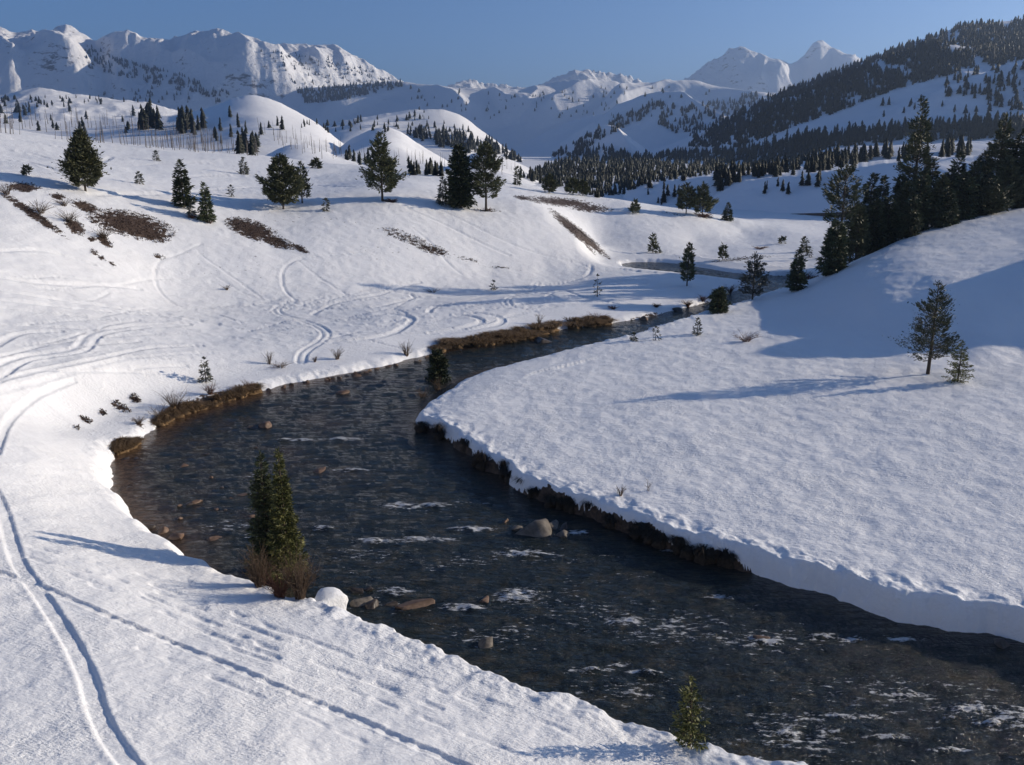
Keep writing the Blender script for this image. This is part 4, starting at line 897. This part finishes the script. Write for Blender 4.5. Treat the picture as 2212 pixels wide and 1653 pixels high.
WOODS = [  # polygon, count, pixel heights, clump size, what, group
    ([(1480, 318), (1560, 266), (1700, 198), (1870, 132), (1950, 103), (2080, 60), (2212, 45), (2300, 35), (2300, 150), (2212, 128), (2130, 150), (2072, 158), (2013, 172), (1928, 196), (1811, 243), (1737, 266), (1600, 320)], 5200, (6, 15), 55, 'hillside', 'conifers on the shaded hillside'),
    ([(2040, 175), (2150, 150), (2240, 130), (2240, 260), (2130, 220), (2040, 210)], 110, (12, 20), 26, 'hillside', 'conifers on the shaded hillside'),
    ([(1900, 215), (2230, 230), (2230, 290), (1900, 290)], 26, (10, 18), 40, 'hillside', 'conifers on the shaded hillside'),
    ([(1130, 385), (1180, 362), (1240, 348), (1300, 342), (1400, 338), (1500, 330), (1650, 320), (1745, 305), (1745, 350), (1690, 376), (1590, 372), (1480, 386), (1400, 396), (1350, 420), (1290, 428), (1200, 400)], 1700, (9, 19), None, 'valley', 'conifers in the dark valley wood'),
    ([(1640, 320), (1760, 296), (1960, 282), (2230, 265), (2230, 300), (1960, 308), (1790, 320), (1740, 342)], 420, (16, 30), None, 'valley', 'conifers in the dark valley wood'),
    ([(1600, 378), (1700, 366), (1770, 350), (1850, 338), (1960, 330), (2100, 322), (2100, 338), (1959, 347), (1857, 361), (1702, 381), (1640, 386)], 150, (22, 36), 40, 'terrace', 'conifers on the snow terraces'),
    ([(1540, 385), (1590, 380), (1600, 400), (1560, 420), (1530, 430)], 22, (24, 40), None, 'terrace', 'conifers on the snow terraces'),
    ([(1560, 400), (1780, 390), (1950, 380), (1950, 440), (1600, 440)], 16, (14, 34), 60, 'terrace', 'conifers on the snow terraces'),
    ([(1370, 402), (1450, 400), (1530, 430), (1440, 452)], 14, (10, 28), None, 'terrace', 'conifers on the snow terraces'),
    ([(1140, 392), (1210, 340), (1290, 320), (1380, 340), (1480, 372), (1480, 395), (1300, 398)], 300, (10, 18), 30, 'spur', 'conifers on the valley spurs'),
    ([(1190, 340), (1300, 275), (1410, 222), (1440, 225), (1380, 262), (1300, 300), (1240, 340)], 220, (7, 13), 26, 'spur', 'conifers on the valley spurs'),
    ([(1420, 235), (1500, 230), (1640, 205), (1700, 210), (1640, 262), (1560, 305), (1480, 300), (1420, 270)], 330, (7, 14), 24, 'spur', 'conifers on the valley spurs'),
    ([(640, 196), (760, 186), (865, 178), (875, 188), (800, 205), (720, 220), (660, 225)], 380, (6, 11), None, 'ridge', 'conifers on the far ridge'),
    ([(880, 190), (1160, 195), (1400, 185), (1560, 195), (1400, 260), (900, 260)], 120, (5, 9), 30, 'ridge', 'conifers on the far ridge'),
    ([(180, 95), (260, 130), (400, 165), (500, 205), (460, 212), (300, 175), (190, 150)], 330, (5, 9), 22, 'range', 'conifers on the mountain range'),
    ([(560, 110), (700, 120), (850, 170), (830, 178), (640, 185)], 130, (4, 7), 22, 'range', 'conifers on the mountain range'),
    ([(0, 215), (160, 208), (330, 190), (480, 205), (480, 225), (300, 222), (100, 235), (0, 240)], 80, (6, 11), 26, 'foothill', 'conifers on the pale foothills'),
    ([(880, 290), (960, 285), (1060, 305), (1130, 352), (1000, 330), (900, 305)], 170, (12, 22), None, 'shoulder', 'conifers below the long shoulder'),
    ([(600, 270), (760, 262), (900, 250), (1040, 290), (900, 285), (700, 290)], 60, (8, 15), 40, 'shoulder', 'conifers below the long shoulder'),
    ([(-10, 240), (160, 235), (330, 250), (330, 290), (160, 290), (-10, 285)], 24, (12, 24), 40, 'burn', 'dark conifers among the burnt trunks'),
    ([(300, 262), (350, 262), (352, 284), (302, 284)], 10, (34, 50), None, 'burn', 'dark conifers among the burnt trunks'),
    ([(380, 270), (440, 262), (445, 296), (385, 296)], 16, (26, 44), None, 'burn', 'dark conifers among the burnt trunks'),
    ([(455, 250), (560, 255), (640, 290), (600, 330), (500, 322), (450, 300)], 14, (14, 34), None, 'burn', 'dark conifers among the burnt trunks'),
    ([(508, 318), (545, 318), (550, 338), (512, 336)], 6, (35, 52), None, 'burn', 'dark conifers among the burnt trunks'),
    ([(730, 335), (800, 352), (960, 372), (960, 380), (880, 378), (730, 352)], 30, (18, 32), 30, 'bench', 'conifers behind the bench'),
    ([(860, 372), (960, 372), (960, 382), (880, 382)], 12, (24, 34), None, 'bench', 'conifers behind the bench'),
    ([(1120, 372), (1200, 398), (1230, 415), (1120, 385)], 14, (18, 30), None, 'bench', 'conifers behind the bench'),
]
rs = np.random.RandomState(21)
placed = []
for poly, n, (h0, h1), cl, what, grp in WOODS:
    for u, v in inpoly(poly, n, rs, cl):
        p = hit(u, v)
        if p is None: continue
        d = math.hypot(p[0], p[1]); px = rs.uniform(h0, h1); h = min(max(px * d / F, 2.5), 24.0)
        placed.append((h * F / d, p, h, what, grp, d))
placed.sort(key=lambda a: -a[0])
tmpl = [far_conifer(k, 8, 8, w) for k, w in enumerate((0.17, 0.2, 0.23, 0.15, 0.26, 0.19))]
tmpl_me = [far_mesh('far_conifer', V, Q, M['farpine']) for V, Q in tmpl]
tiny = [far_conifer(40 + k, 4, 5, w) for k, w in enumerate((0.17, 0.24, 0.3, 0.21, 0.27, 0.34))]
LAB = {'hillside': 'dark conifer on the steep shaded hillside', 'valley': 'dark conifer in the wood along the valley bottom', 'terrace': 'conifer standing on the blue shaded snow terraces', 'spur': 'conifer on the wooded spurs at the valley head',
       'ridge': 'tiny conifer on the far smooth ridge', 'range': 'tiny conifer on the rocky mountain range', 'foothill': 'tiny conifer on the pale foothill', 'shoulder': 'conifer below the long snowy shoulder',
       'burn': 'dark live conifer among the grey burnt trunks', 'bench': 'small conifer just behind the snowy bench'}
NIND = 300 - 66
stuff = {}
for k, (px, p, h, what, grp, d) in enumerate(placed):
    if k < NIND:
        o = link('conifer', tmpl_me[k % 6]); w_ = rs.uniform(0.85, 1.25)
        o.location = (p[0], p[1], p[2] - 0.1); o.scale = (h * w_, h * w_, h); o.rotation_euler = (0, 0, rs.rand() * 6.28)
        tag(o, LAB[what], 'tree', grp)
    else: stuff.setdefault(what, []).append((p, h, px))
SN = {'hillside': 'dense conifer forest covering the top of the shaded hillside', 'valley': 'dark conifer wood filling the valley bottom', 'terrace': 'scattered conifers on the snow terraces', 'spur': 'scattered conifer woods on the valley spurs',
      'ridge': 'thin conifer wood on the far smooth ridge', 'range': 'sparse conifers dotted over the rocky range', 'foothill': 'sparse conifers over the pale foothill', 'shoulder': 'band of conifers below the long snowy shoulder', 'burn': 'small live conifers among burnt trunks', 'bench': 'small conifers behind the bench'}
for what, lst in stuff.items():
    Vs, Qs, o = [], [], 0
    for k, (p, h, px) in enumerate(lst):
        V, Q = tmpl[k % 6] if px > 19 else tiny[k % 6]
        a = rs.rand() * 6.28; c, s_ = math.cos(a), math.sin(a); w_ = rs.uniform(0.7, 1.4)
        Vs.append(np.stack([(V[:, 0] * c - V[:, 1] * s_) * h * w_ + p[0], (V[:, 0] * s_ + V[:, 1] * c) * h * w_ + p[1], V[:, 2] * h + p[2]], 1)); Qs.append(Q + o); o += len(V)
    tag(link('forest', far_mesh('forest', np.vstack(Vs), np.vstack(Qs), M['farpine'])), SN[what], 'forest', None, 'stuff')

def snag_mesh(seed):
    r = np.random.RandomState(seed); z = np.linspace(-0.04, 1, 5)
    parts = [tube(np.stack([np.cumsum(r.normal(0, .006, 5)), np.cumsum(r.normal(0, .006, 5)), z], 1), 0.02 * (1 - 0.75 * np.clip(z, 0, 1)), 5)]
    for k in range(r.randint(4, 11)):
        zz = r.uniform(0.25, 0.95); a = r.rand() * 6.28; L = r.uniform(0.02, 0.09)
        parts.append(tube([(0, 0, zz), (math.cos(a) * L, math.sin(a) * L, zz + r.uniform(-0.02, 0.03))], np.array((0.007, 0.003)), 3))
    return mesh_np('snag', *join(parts), M['snag'])
snags = [snag_mesh(k) for k in range(6)]
SNAGS = [([(-10, 285), (140, 300), (300, 312), (420, 318), (560, 330), (560, 338), (420, 330), (200, 308), (-10, 288)], 120, (20, 40), 'grey burnt trunk standing along the rim of the left bench', 'burnt trunks along the bench rim'),
         ([(-10, 258), (160, 262), (330, 272), (480, 290), (480, 312), (300, 300), (-10, 280)], 70, (18, 34), 'grey burnt trunk on the slope behind the bench', 'burnt trunks behind the bench'),
         ([(560, 285), (640, 300), (740, 325), (760, 345), (700, 345), (600, 318)], 55, (16, 30), 'grey burnt trunk on the flank of the rounded hill', 'burnt trunks on the rounded hill'),
         ([(740, 320), (900, 345), (1100, 365), (1180, 395), (1080, 380), (900, 368)], 50, (14, 28), 'grey burnt trunk below the domed knoll', 'burnt trunks below the domed knoll')]
for poly, n, (h0, h1), lb, grp in SNAGS:
    for k, (u, v) in enumerate(inpoly(poly, n, rs)):
        p = hit(u, v)
        if p is None: continue
        d = math.hypot(p[0], p[1]); h = min(max(rs.uniform(h0, h1) * d / F, 3), 16.0)
        o = link('burnt_trunk', snags[k % 6]); o.location = (p[0], p[1], p[2] - 0.1); o.scale = (h, h, h); o.rotation_euler = (rs.normal(0, .04), rs.normal(0, .04), rs.rand() * 6.28)
        tag(o, lb, 'dead tree', grp)

# ------------------------------------------------------------------ bushes, tussocks, rocks
def twig_bush(h, rad, n, seed, mtl, wd=0.012, arch=0.5):
    r = np.random.RandomState(seed); parts = []
    for k in range(n):
        a = r.rand() * 6.28; q = rad * r.rand() ** 0.5; hh = h * r.uniform(0.45, 1.0); b0 = np.array((math.cos(a), math.sin(a), 0)) * rad * 0.25 * r.rand()
        t = np.linspace(0, 1, 5)[:, None]; wob = np.cumsum(r.normal(0, 0.04 * h, (5, 3)), 0) * t
        p = b0 + np.array((math.cos(a) * q, math.sin(a) * q, 0)) * t ** (1 + arch) + np.array((0, 0, 1.)) * hh * (t - 0.15 * arch * t ** 3) + wob; p[0, 2] = -0.1
        parts.append(tube(p, wd * np.array((1, .85, .65, .45, .2)) * r.uniform(0.7, 1.3), 3))
        for m in range(2):
            i = r.randint(1, 4); d = r.normal(0, 1, 3); d[2] = abs(d[2]) + 0.4; d /= np.linalg.norm(d)
            parts.append(tube(np.stack([p[i], p[i] + d * h * 0.14, p[i] + d * h * 0.26 + (0, 0, 0.02)]), wd * np.array((.55, .4, .15)), 3))
    return mesh_np('bush', *join(parts), mtl)
def tussock(w, h, seed, mtl, blades=170, hang=0.5):
    r = np.random.RandomState(seed); nu, nv = 12, 6; V = []; 
    for i in range(nv):
        f = i / (nv - 1)
        for j in range(nu):
            a = j / nu * 6.283; q = math.sin(f * 1.5 + 0.07); rr = 0.42 * w * q * (1 + 0.25 * math.sin(a * 3 + seed) + 0.2 * r.normal())
            V.append((rr * math.cos(a), rr * math.sin(a), h * 0.8 * math.cos(f * 1.9) * (1 + 0.1 * r.normal())))
    i = np.arange(nv - 1)[:, None] * nu; j = np.arange(nu)[None]; j2 = (j + 1) % nu
    parts = [(np.array(V), np.stack([i + j, i + nu + j, i + nu + j2, i + j2], -1).reshape(-1, 4))]
    for k in range(blades):
        a = r.rand() * 6.28; q = w * 0.38 * r.rand() ** 0.6; c = np.array((q * math.cos(a), q * math.sin(a), h * 0.55 * (1 - q / w)))
        L = h * r.uniform(0.4, 0.9); o = np.array((math.cos(a), math.sin(a), 0)) + r.normal(0, .35, 3) * (1, 1, 0)
        p = np.stack([c, c + o * L * 0.35 + (0, 0, L * 0.5), c + o * L * 0.75 + (0, 0, L * (0.5 - hang * 0.6))])
        s_ = np.cross(o, (0, 0, 1.)); s_ /= np.linalg.norm(s_) + 1e-6; wd = 0.018
        parts.append((np.stack([p[0] - s_ * wd, p[0] + s_ * wd, p[1] + s_ * wd * .7, p[1] - s_ * wd * .7, p[2] + s_ * wd * .15, p[2] - s_ * wd * .15]), np.array([(0, 1, 2, 3), (3, 2, 4, 5)])))
    return mesh_np('tussock', *join(parts), mtl, False)
def rock_mesh(seed, mtl, cuts=13):
    import bmesh
    bm = bmesh.new(); bmesh.ops.create_icosphere(bm, subdivisions=3, radius=1.0); r = np.random.RandomState(seed)
    V = np.array([v.co[:] for v in bm.verts]); Q = np.array([[v.index for v in f.verts] for f in bm.faces]); bm.free()
    for k in range(cuts):
        n = r.normal(size=3); n[2] = n[2] * 0.8 + 0.15; n /= np.linalg.norm(n); off = r.uniform(0.38, 0.75)
        d = V @ n - off; V = V - np.where(d > 0, d * 0.97, 0)[:, None] * n
    V *= 1 + 0.05 * fbm(V[:, 0] * 2.3 + seed + V[:, 2], V[:, 1] * 2.3 + V[:, 2] * 1.7, 3)[:, None]
    return mesh_np('rock', V, Q, mtl)
rocks = {}
def rock(u, v, wpx, hpx, label, mtl='rock', name='boulder', group=None, z=None, seed=None, sx=1.0):
    p = P(u, v, 0.0) if z is None else hit(u, v)
    d = math.hypot(p[0], p[1]); w = wpx / F * math.hypot(d, CAMZ) / 2; h = hpx / F * math.hypot(d, CAMZ)
    k = (seed if seed is not None else int(u)) % 9
    if (k, mtl) not in rocks: rocks[(k, mtl)] = rock_mesh(k * 13 + 3, M[mtl])
    o = link(name, rocks[(k, mtl)]); o.location = (p[0], p[1], (0 if z is None else p[2]) - h * 0.12); o.scale = (w * 1.45 * sx, w * 1.2, h * 0.9); o.rotation_euler = (0, 0, (u * 1.7) % 6.28 if sx == 1.0 else 0.2)
    tag(o, label, 'rock', group); return o
rock(1162, 1150, 78, 34, 'large flat topped grey boulder in midstream by the right bank')
rock(1190, 1138, 40, 26, 'angular grey boulder at the back of the midstream group')
rock(1140, 1150, 36, 22, 'brown boulder in front of the midstream group', 'rockw')
rock(1218, 1143, 30, 22, 'small dark boulder just behind the large midstream boulder', 'wet')
rock(1216, 1157, 38, 16, 'pale low rock in front of the dark midstream boulder')
rock(1120, 1142, 34, 16, 'low grey rock on the left side of the large midstream boulder')
rock(1092, 1126, 16, 10, 'small reddish rock beside the midstream boulders', 'rockw')
rock(574, 922, 34, 20, 'pale square boulder alone in the wide river bend', 'rockw')
rock(543, 924, 22, 7, 'low wet rock beside the pale square boulder', 'wet')
rock(1048, 1392, 40, 26, 'rounded mossy grey boulder alone below the white rapids')
rock(1046, 1298, 26, 16, 'small brown rock left of the largest white rapid', 'rockw')
rock(896, 1306, 60, 26, 'long brown boulder in the shallows right of the snow mound', 'rockw', sx=1.2)
rock(776, 1306, 44, 40, 'grey boulder leaning against the snow mound')
rock(808, 1308, 32, 24, 'dark rock next to the boulder at the snow mound', 'wet')
rock(770, 1278, 26, 16, 'dark rock behind the snow mound', 'wet')
rock(796, 1272, 20, 12, 'wet stone behind the rocks at the snow mound', 'wet')
rock(848, 1304, 26, 14, 'low wet rock between the snow mound and the long brown boulder', 'wet')
rock(836, 1366, 30, 14, 'flat brown stone at the edge of the lower snow bank', 'rockw')
rock(382, 1160, 38, 24, 'rounded tan boulder at the curve of the left snow bank', 'rockw')
rock(350, 1150, 24, 14, 'smaller tan stone beside the rounded tan boulder', 'rockw')
rock(322, 1140, 20, 12, 'flat stone close under the left snow bank', 'wet')
rock(420, 1086, 30, 12, 'low brown stone awash in the left shallows', 'rockw')
rock(456, 1032, 14, 10, 'small orange stone in the left shallows', 'rockw')
rock(690, 1017, 44, 8, 'submerged reddish slab breaking the surface', 'rockw')
rock(745, 848, 30, 9, 'reddish flat rock near the far bank of the bend', 'rockw')
rock(462, 1165, 30, 8, 'brown slab awash below the left snow bank', 'rockw')
rock(2160, 1390, 36, 22, 'dark rock at the foot of the right snow bank', 'wet')
rock(1640, 1378, 30, 12, 'brown rock making a white rapid', 'rockw')
rock(1172, 738, 46, 24, 'blocky dark boulder at the end of the grassy bank', 'wet')
rock(1392, 690, 34, 16, 'reddish boulder at the far bank upstream', 'rockw')
rock(1466, 672, 26, 10, 'dark flat stone in the upper river narrows', 'wet')
rock(768, 812, 24, 12, 'brown stone at the far bank waterline', 'rockw')
rr2 = np.random.RandomState(4)
for k in range(26):                                       # stones along the far waterline
    t = rr2.rand(); u = 560 + 400 * t; v = np.interp(u, [540, 640, 760, 900, 950], [852, 827, 807, 777, 759]) + rr2.uniform(0, 5)
    rock(u, v, rr2.uniform(8, 16), rr2.uniform(4, 8), 'small brown stone along the far bank waterline', 'rockw' if k % 2 else 'wet', 'stone', 'stones along the far bank waterline')
for k in range(18):                                       # stones awash in the shallows
    u = rr2.uniform(270, 560); v = rr2.uniform(960, 1130) if u > 330 else rr2.uniform(980, 1090)
    rock(u, v, rr2.uniform(8, 22), rr2.uniform(2, 5), 'small brown stone awash in the shallows of the left bend', 'rockw' if k % 2 else 'wet', 'stone', 'stones awash in the left bend')
# the snow covered boulder
mm = rock_mesh(79, M['snow'], 16); mm.vertices.foreach_set('co', (lambda c: (c * (1 + 0.10 * fbm(c[:, 0] * 4 + c[:, 2] * 3, c[:, 1] * 4 - c[:, 2] * 2, 3))[:, None]).astype(np.float32).ravel())(np.array([v.co[:] for v in mm.vertices]))); b = P(714, 1318, 0.0); o = link('snow_mound', mm); o.location = (b[0], b[1], 0.12); o.scale = (1.25, 1.1, 0.9); tag(o, 'rounded mound of snow on a rock beside the twin spruces', 'snow mound')

def bush(u, v, wpx, hpx, n, label, mtl='twig', name='willow_bush', group=None, arch=0.5, z=None, wd=0.014):
    p = hit(u, v) if z is None else P(u, v, z)
    d = math.sqrt(p[0] ** 2 + p[1] ** 2 + 300); w = wpx / F * d / 2; h = hpx / F * d
    o = link(name, twig_bush(h, w, n, int(u + v), M[mtl], max(wd, 0.00022 * d), arch)); o.location = p; tag(o, label, 'bush', group); return o
bush(648, 1292, 85, 115, 130, 'tall brown leafless bush hugging the twin spruces', 'twig')
bush(562, 1266, 70, 95, 100, 'dark leafless bush at the left foot of the twin spruces', 'twig')
bush(605, 1290, 80, 65, 90, 'low tangle of twigs under the twin spruces', 'redtwig')
bush(378, 884, 70, 45, 70, 'arching willow bush over the brown left bank')
bush(345, 905, 50, 35, 45, 'sparse willow bush at the water of the left bend')
bush(300, 915, 40, 18, 40, 'flattened grey twigs on the sunny snow bank')
bush(455, 852, 40, 30, 50, 'small brown bush on the rocky brown bank', 'redtwig')
bush(536, 842, 34, 24, 45, 'dark little bush at the end of the brown bank', 'redtwig')
bush(878, 768, 34, 34, 36, 'upright willow bush left of the grassy bank')
bush(728, 776, 34, 30, 30, 'thin pale willow on the snow near the sled track end')
bush(582, 786, 26, 34, 22, 'thin tall twigs beside the sled track')
bush(606, 794, 60, 16, 34, 'low flat tangle of twigs on the snow')
bush(680, 782, 18, 14, 26, 'small dark bush by the far bank')
bush(1165, 700, 20, 28, 22, 'thin willow above the grassy bank')
bush(1230, 695, 30, 14, 24, 'low willow tuft beside the grassy bank')
bush(1610, 738, 70, 26, 46, 'low reddish willow tangle on the right meadow', 'redtwig')
bush(1400, 1060, 26, 40, 6, 'few bare twigs sticking from the right bank snow')
bush(1340, 1070, 40, 26, 24, 'sparse twigs above the dark tussocks')
bush(945, 852, 26, 40, 30, 'pale bush below the dark spruce of the point')
bush(912, 868, 40, 34, 50, 'grey brown bush at the tip of the snowy point')
bush(1520, 469, 50, 12, 40, 'red brown bush under the spur pines', 'redtwig')
bush(848, 436, 34, 9, 30, 'brown bush at the foot of the tall bench pine', 'redtwig')
bush(1055, 640 - 185, 30, 8, 20, 'brush at the foot of the tall pine', 'redtwig')
bush(415, 472, 24, 10, 26, 'red brush below the slender spruces', 'redtwig')
bush(452, 482, 34, 8, 26, 'red brush at the foot of the shorter slender spruce', 'redtwig')
bush(490, 626, 26, 12, 18, 'grey brush at the foot of the bluff')
bush(935, 632, 44, 10, 22, 'sparse brush on the tracked meadow')
bush(85, 460, 60, 26, 44, 'arching grey willow on the bluff above the dark gully')
bush(150, 480, 50, 28, 40, 'arching grey willow beside the round brown patch')
bush(225, 515, 40, 26, 40, 'grey willow at the small tilted brown patch')
bush(140, 445, 40, 16, 30, 'thin twigs below the rim of the left bluff')
bush(15, 420, 50, 22, 40, 'willow twigs at the rim of the left bluff')
for k, (u, v, w, h, lb) in enumerate([(1325, 668, 30, 8, 'dark low shrub on the river point'), (1485, 662, 30, 16, 'dark willow on the upper left bank'), (1518, 650, 36, 14, 'dark willow near the narrows'), (1575, 632, 40, 18, 'dark willow on the tip of the left point'), (1545, 640, 26, 12, 'little shrub before the low bushy spruce'), (1418, 664, 24, 10, 'small shrub by the shaded bank'),
                                      (1745, 604, 60, 18, 'dark fallen branches in the upper river'), (1290, 690, 60, 16, 'dry brown bush on the far bank'), (1640, 538, 40, 6, 'low red brush on the far flat'), (1865, 545, 20, 16, 'bare shrub beside the grove')]):
    bush(u, v, w, h, 50, lb, 'redtwig', 'shrub')
# dark tussocks hanging over the water of the right bank
tus = [tussock(1.0, 1.0, k, M['tuss']) for k in range(5)]; dry = [tussock(1.0, 1.0, 20 + k, M['grass'], 230, 0.35) for k in range(5)]
def clump(u, v, wpx, hpx, label, group, meshes, k, z=0.0, name='tussock'):
    p = P(u, v, z); d = math.sqrt(p[0] ** 2 + p[1] ** 2 + 300); w = wpx / F * d; h = hpx / F * d
    o = link(name, meshes[k % 5]); o.location = p; o.scale = (w, w, h); o.rotation_euler = (0, 0, k * 1.3); tag(o, label, 'tussock', group)
rr3 = np.random.RandomState(9)
rbp = np.array([(925, 930), (960, 948), (1000, 975), (1035, 1002), (1045, 1010), (1075, 1028), (1100, 1040), (1125, 1056), (1148, 1074), (1190, 1090), (1215, 1096), (1240, 1104), (1265, 1112), (1330, 1138), (1385, 1158), (1410, 1170), (1440, 1180), (1470, 1190), (1500, 1200), (1530, 1212), (1560, 1218), (1585, 1222)])
for k, (u, v) in enumerate(rbp):
    for m in range(2 if k % 3 else 1):
        clump(u + rr3.uniform(-16, 16), v + rr3.uniform(-4, 0), rr3.uniform(18, 40), rr3.uniform(14, 40), 'dark drooping tussock under the snow edge of the right bank', 'dark tussocks along the right bank', tus, k * 2 + m, 0.1)
for k in range(46):                                       # dry grass on the far bank
    u = rr3.uniform(945, 1210); v = np.interp(u, [940, 1040, 1150, 1210], [758, 748, 729, 713]) - rr3.uniform(-2, 16)
    p = hit(u, v)
    if p is None: continue
    d = math.hypot(p[0], p[1]); w = rr3.uniform(24, 40) / F * d; o = link('grass_clump', dry[k % 5]); o.location = p; o.scale = (w, w, rr3.uniform(9, 17) / F * d); o.rotation_euler = (0, 0, k)
    tag(o, 'dry golden brown grass clump along the far bank', 'grass', 'dry grass clumps on the far bank')
for k in range(40):                                       # brown roots and grass of the left bank
    u = rr3.choice([rr3.uniform(410, 500), rr3.uniform(515, 555), rr3.uniform(335, 400), rr3.uniform(246, 300)]); v = np.interp(u, [244, 300, 332, 400, 460, 540, 560], [985, 961, 926, 894, 876, 851, 846]) - rr3.uniform(-3, 10)
    p = hit(u, v)
    if p is None: continue
    d = math.hypot(p[0], p[1]); w = rr3.uniform(20, 36) / F * d; o = link('grass_clump', dry[k % 5]); o.location = p; o.scale = (w, w, rr3.uniform(12, 24) / F * d); o.rotation_euler = (0, 0, k)
    tag(o, 'brown grass clump on the eroded left bank', 'grass', 'brown grass clumps on the left bank')
for k in range(40):
    u = rr3.uniform(1240, 1310); v = np.interp(u, [1240, 1310], [706, 700]) - rr3.uniform(-2, 10); p = hit(u, v)
    if p is None or k > 14: continue
    d = math.hypot(p[0], p[1]); w = rr3.uniform(20, 34) / F * d; o = link('grass_clump', dry[k % 5]); o.location = p; o.scale = (w, w, rr3.uniform(8, 14) / F * d); o.rotation_euler = (0, 0, k)
    tag(o, 'dry grass clump beside the upper far bank', 'grass', 'dry grass clumps of the upper bank')

# ------------------------------------------------------------------ low sagebrush on the bare slopes
idx = np.argwhere((BARE > 0.32) & (SDG > 2.5) & (RG > 60) & vis)
sel = idx[rr3.choice(len(idx), min(len(idx), 3200), replace=False)]
Vs, Qs, o_ = [], [], 0
for i, j in sel:
    b = np.array((XG[i, j], YG[i, j], ZG[i, j])); n = 7; s0 = rr3.uniform(0.08, 0.22)
    pos = np.repeat(b[None], n, 0) + rr3.normal(0, 0.06, (n, 3)); dr = rr3.normal(0, 0.6, (n, 3)); dr[:, 2] = np.abs(dr[:, 2]) + 0.5
    V, Q = diamonds(pos, dr, np.full(n, s0), np.full(n, s0 * 0.22), rr3); Vs.append(V); Qs.append(Q + o_); o_ += len(V)
tag(link('sagebrush', mesh_np('sagebrush', np.vstack(Vs), np.vstack(Qs), M['sage'], False)), 'low brown sagebrush on the snow free patches of the slopes', 'sagebrush', None, 'stuff')

# ------------------------------------------------------------------ air
hb = np.array([(-17000, -17000, -8), (17000, -17000, -8), (17000, 17000, -8), (-17000, 17000, -8), (-17000, -17000, 1120), (17000, -17000, 1120), (17000, 17000, 1120), (-17000, 17000, 1120)], float)
hq = np.array([(0, 3, 2, 1), (4, 5, 6, 7), (0, 1, 5, 4), (1, 2, 6, 5), (2, 3, 7, 6), (3, 0, 4, 7)])
hm = bpy.data.materials.new('valley_air'); hm.use_nodes = True; hn = hm.node_tree; hn.nodes.remove(hn.nodes['Principled BSDF'])
pv = hn.nodes.new('ShaderNodeVolumePrincipled'); pv.inputs['Color'].default_value = (0.52, 0.70, 1.0, 1); pv.inputs['Density'].default_value = 1.05e-4; pv.inputs['Anisotropy'].default_value = 0.6
hn.links.new(pv.outputs[0], hn.nodes['Material Output'].inputs['Volume'])
tag(link('haze', mesh_np('haze', hb, hq, hm, False)), 'thin blue winter haze filling the valley', 'haze', None, 'stuff')
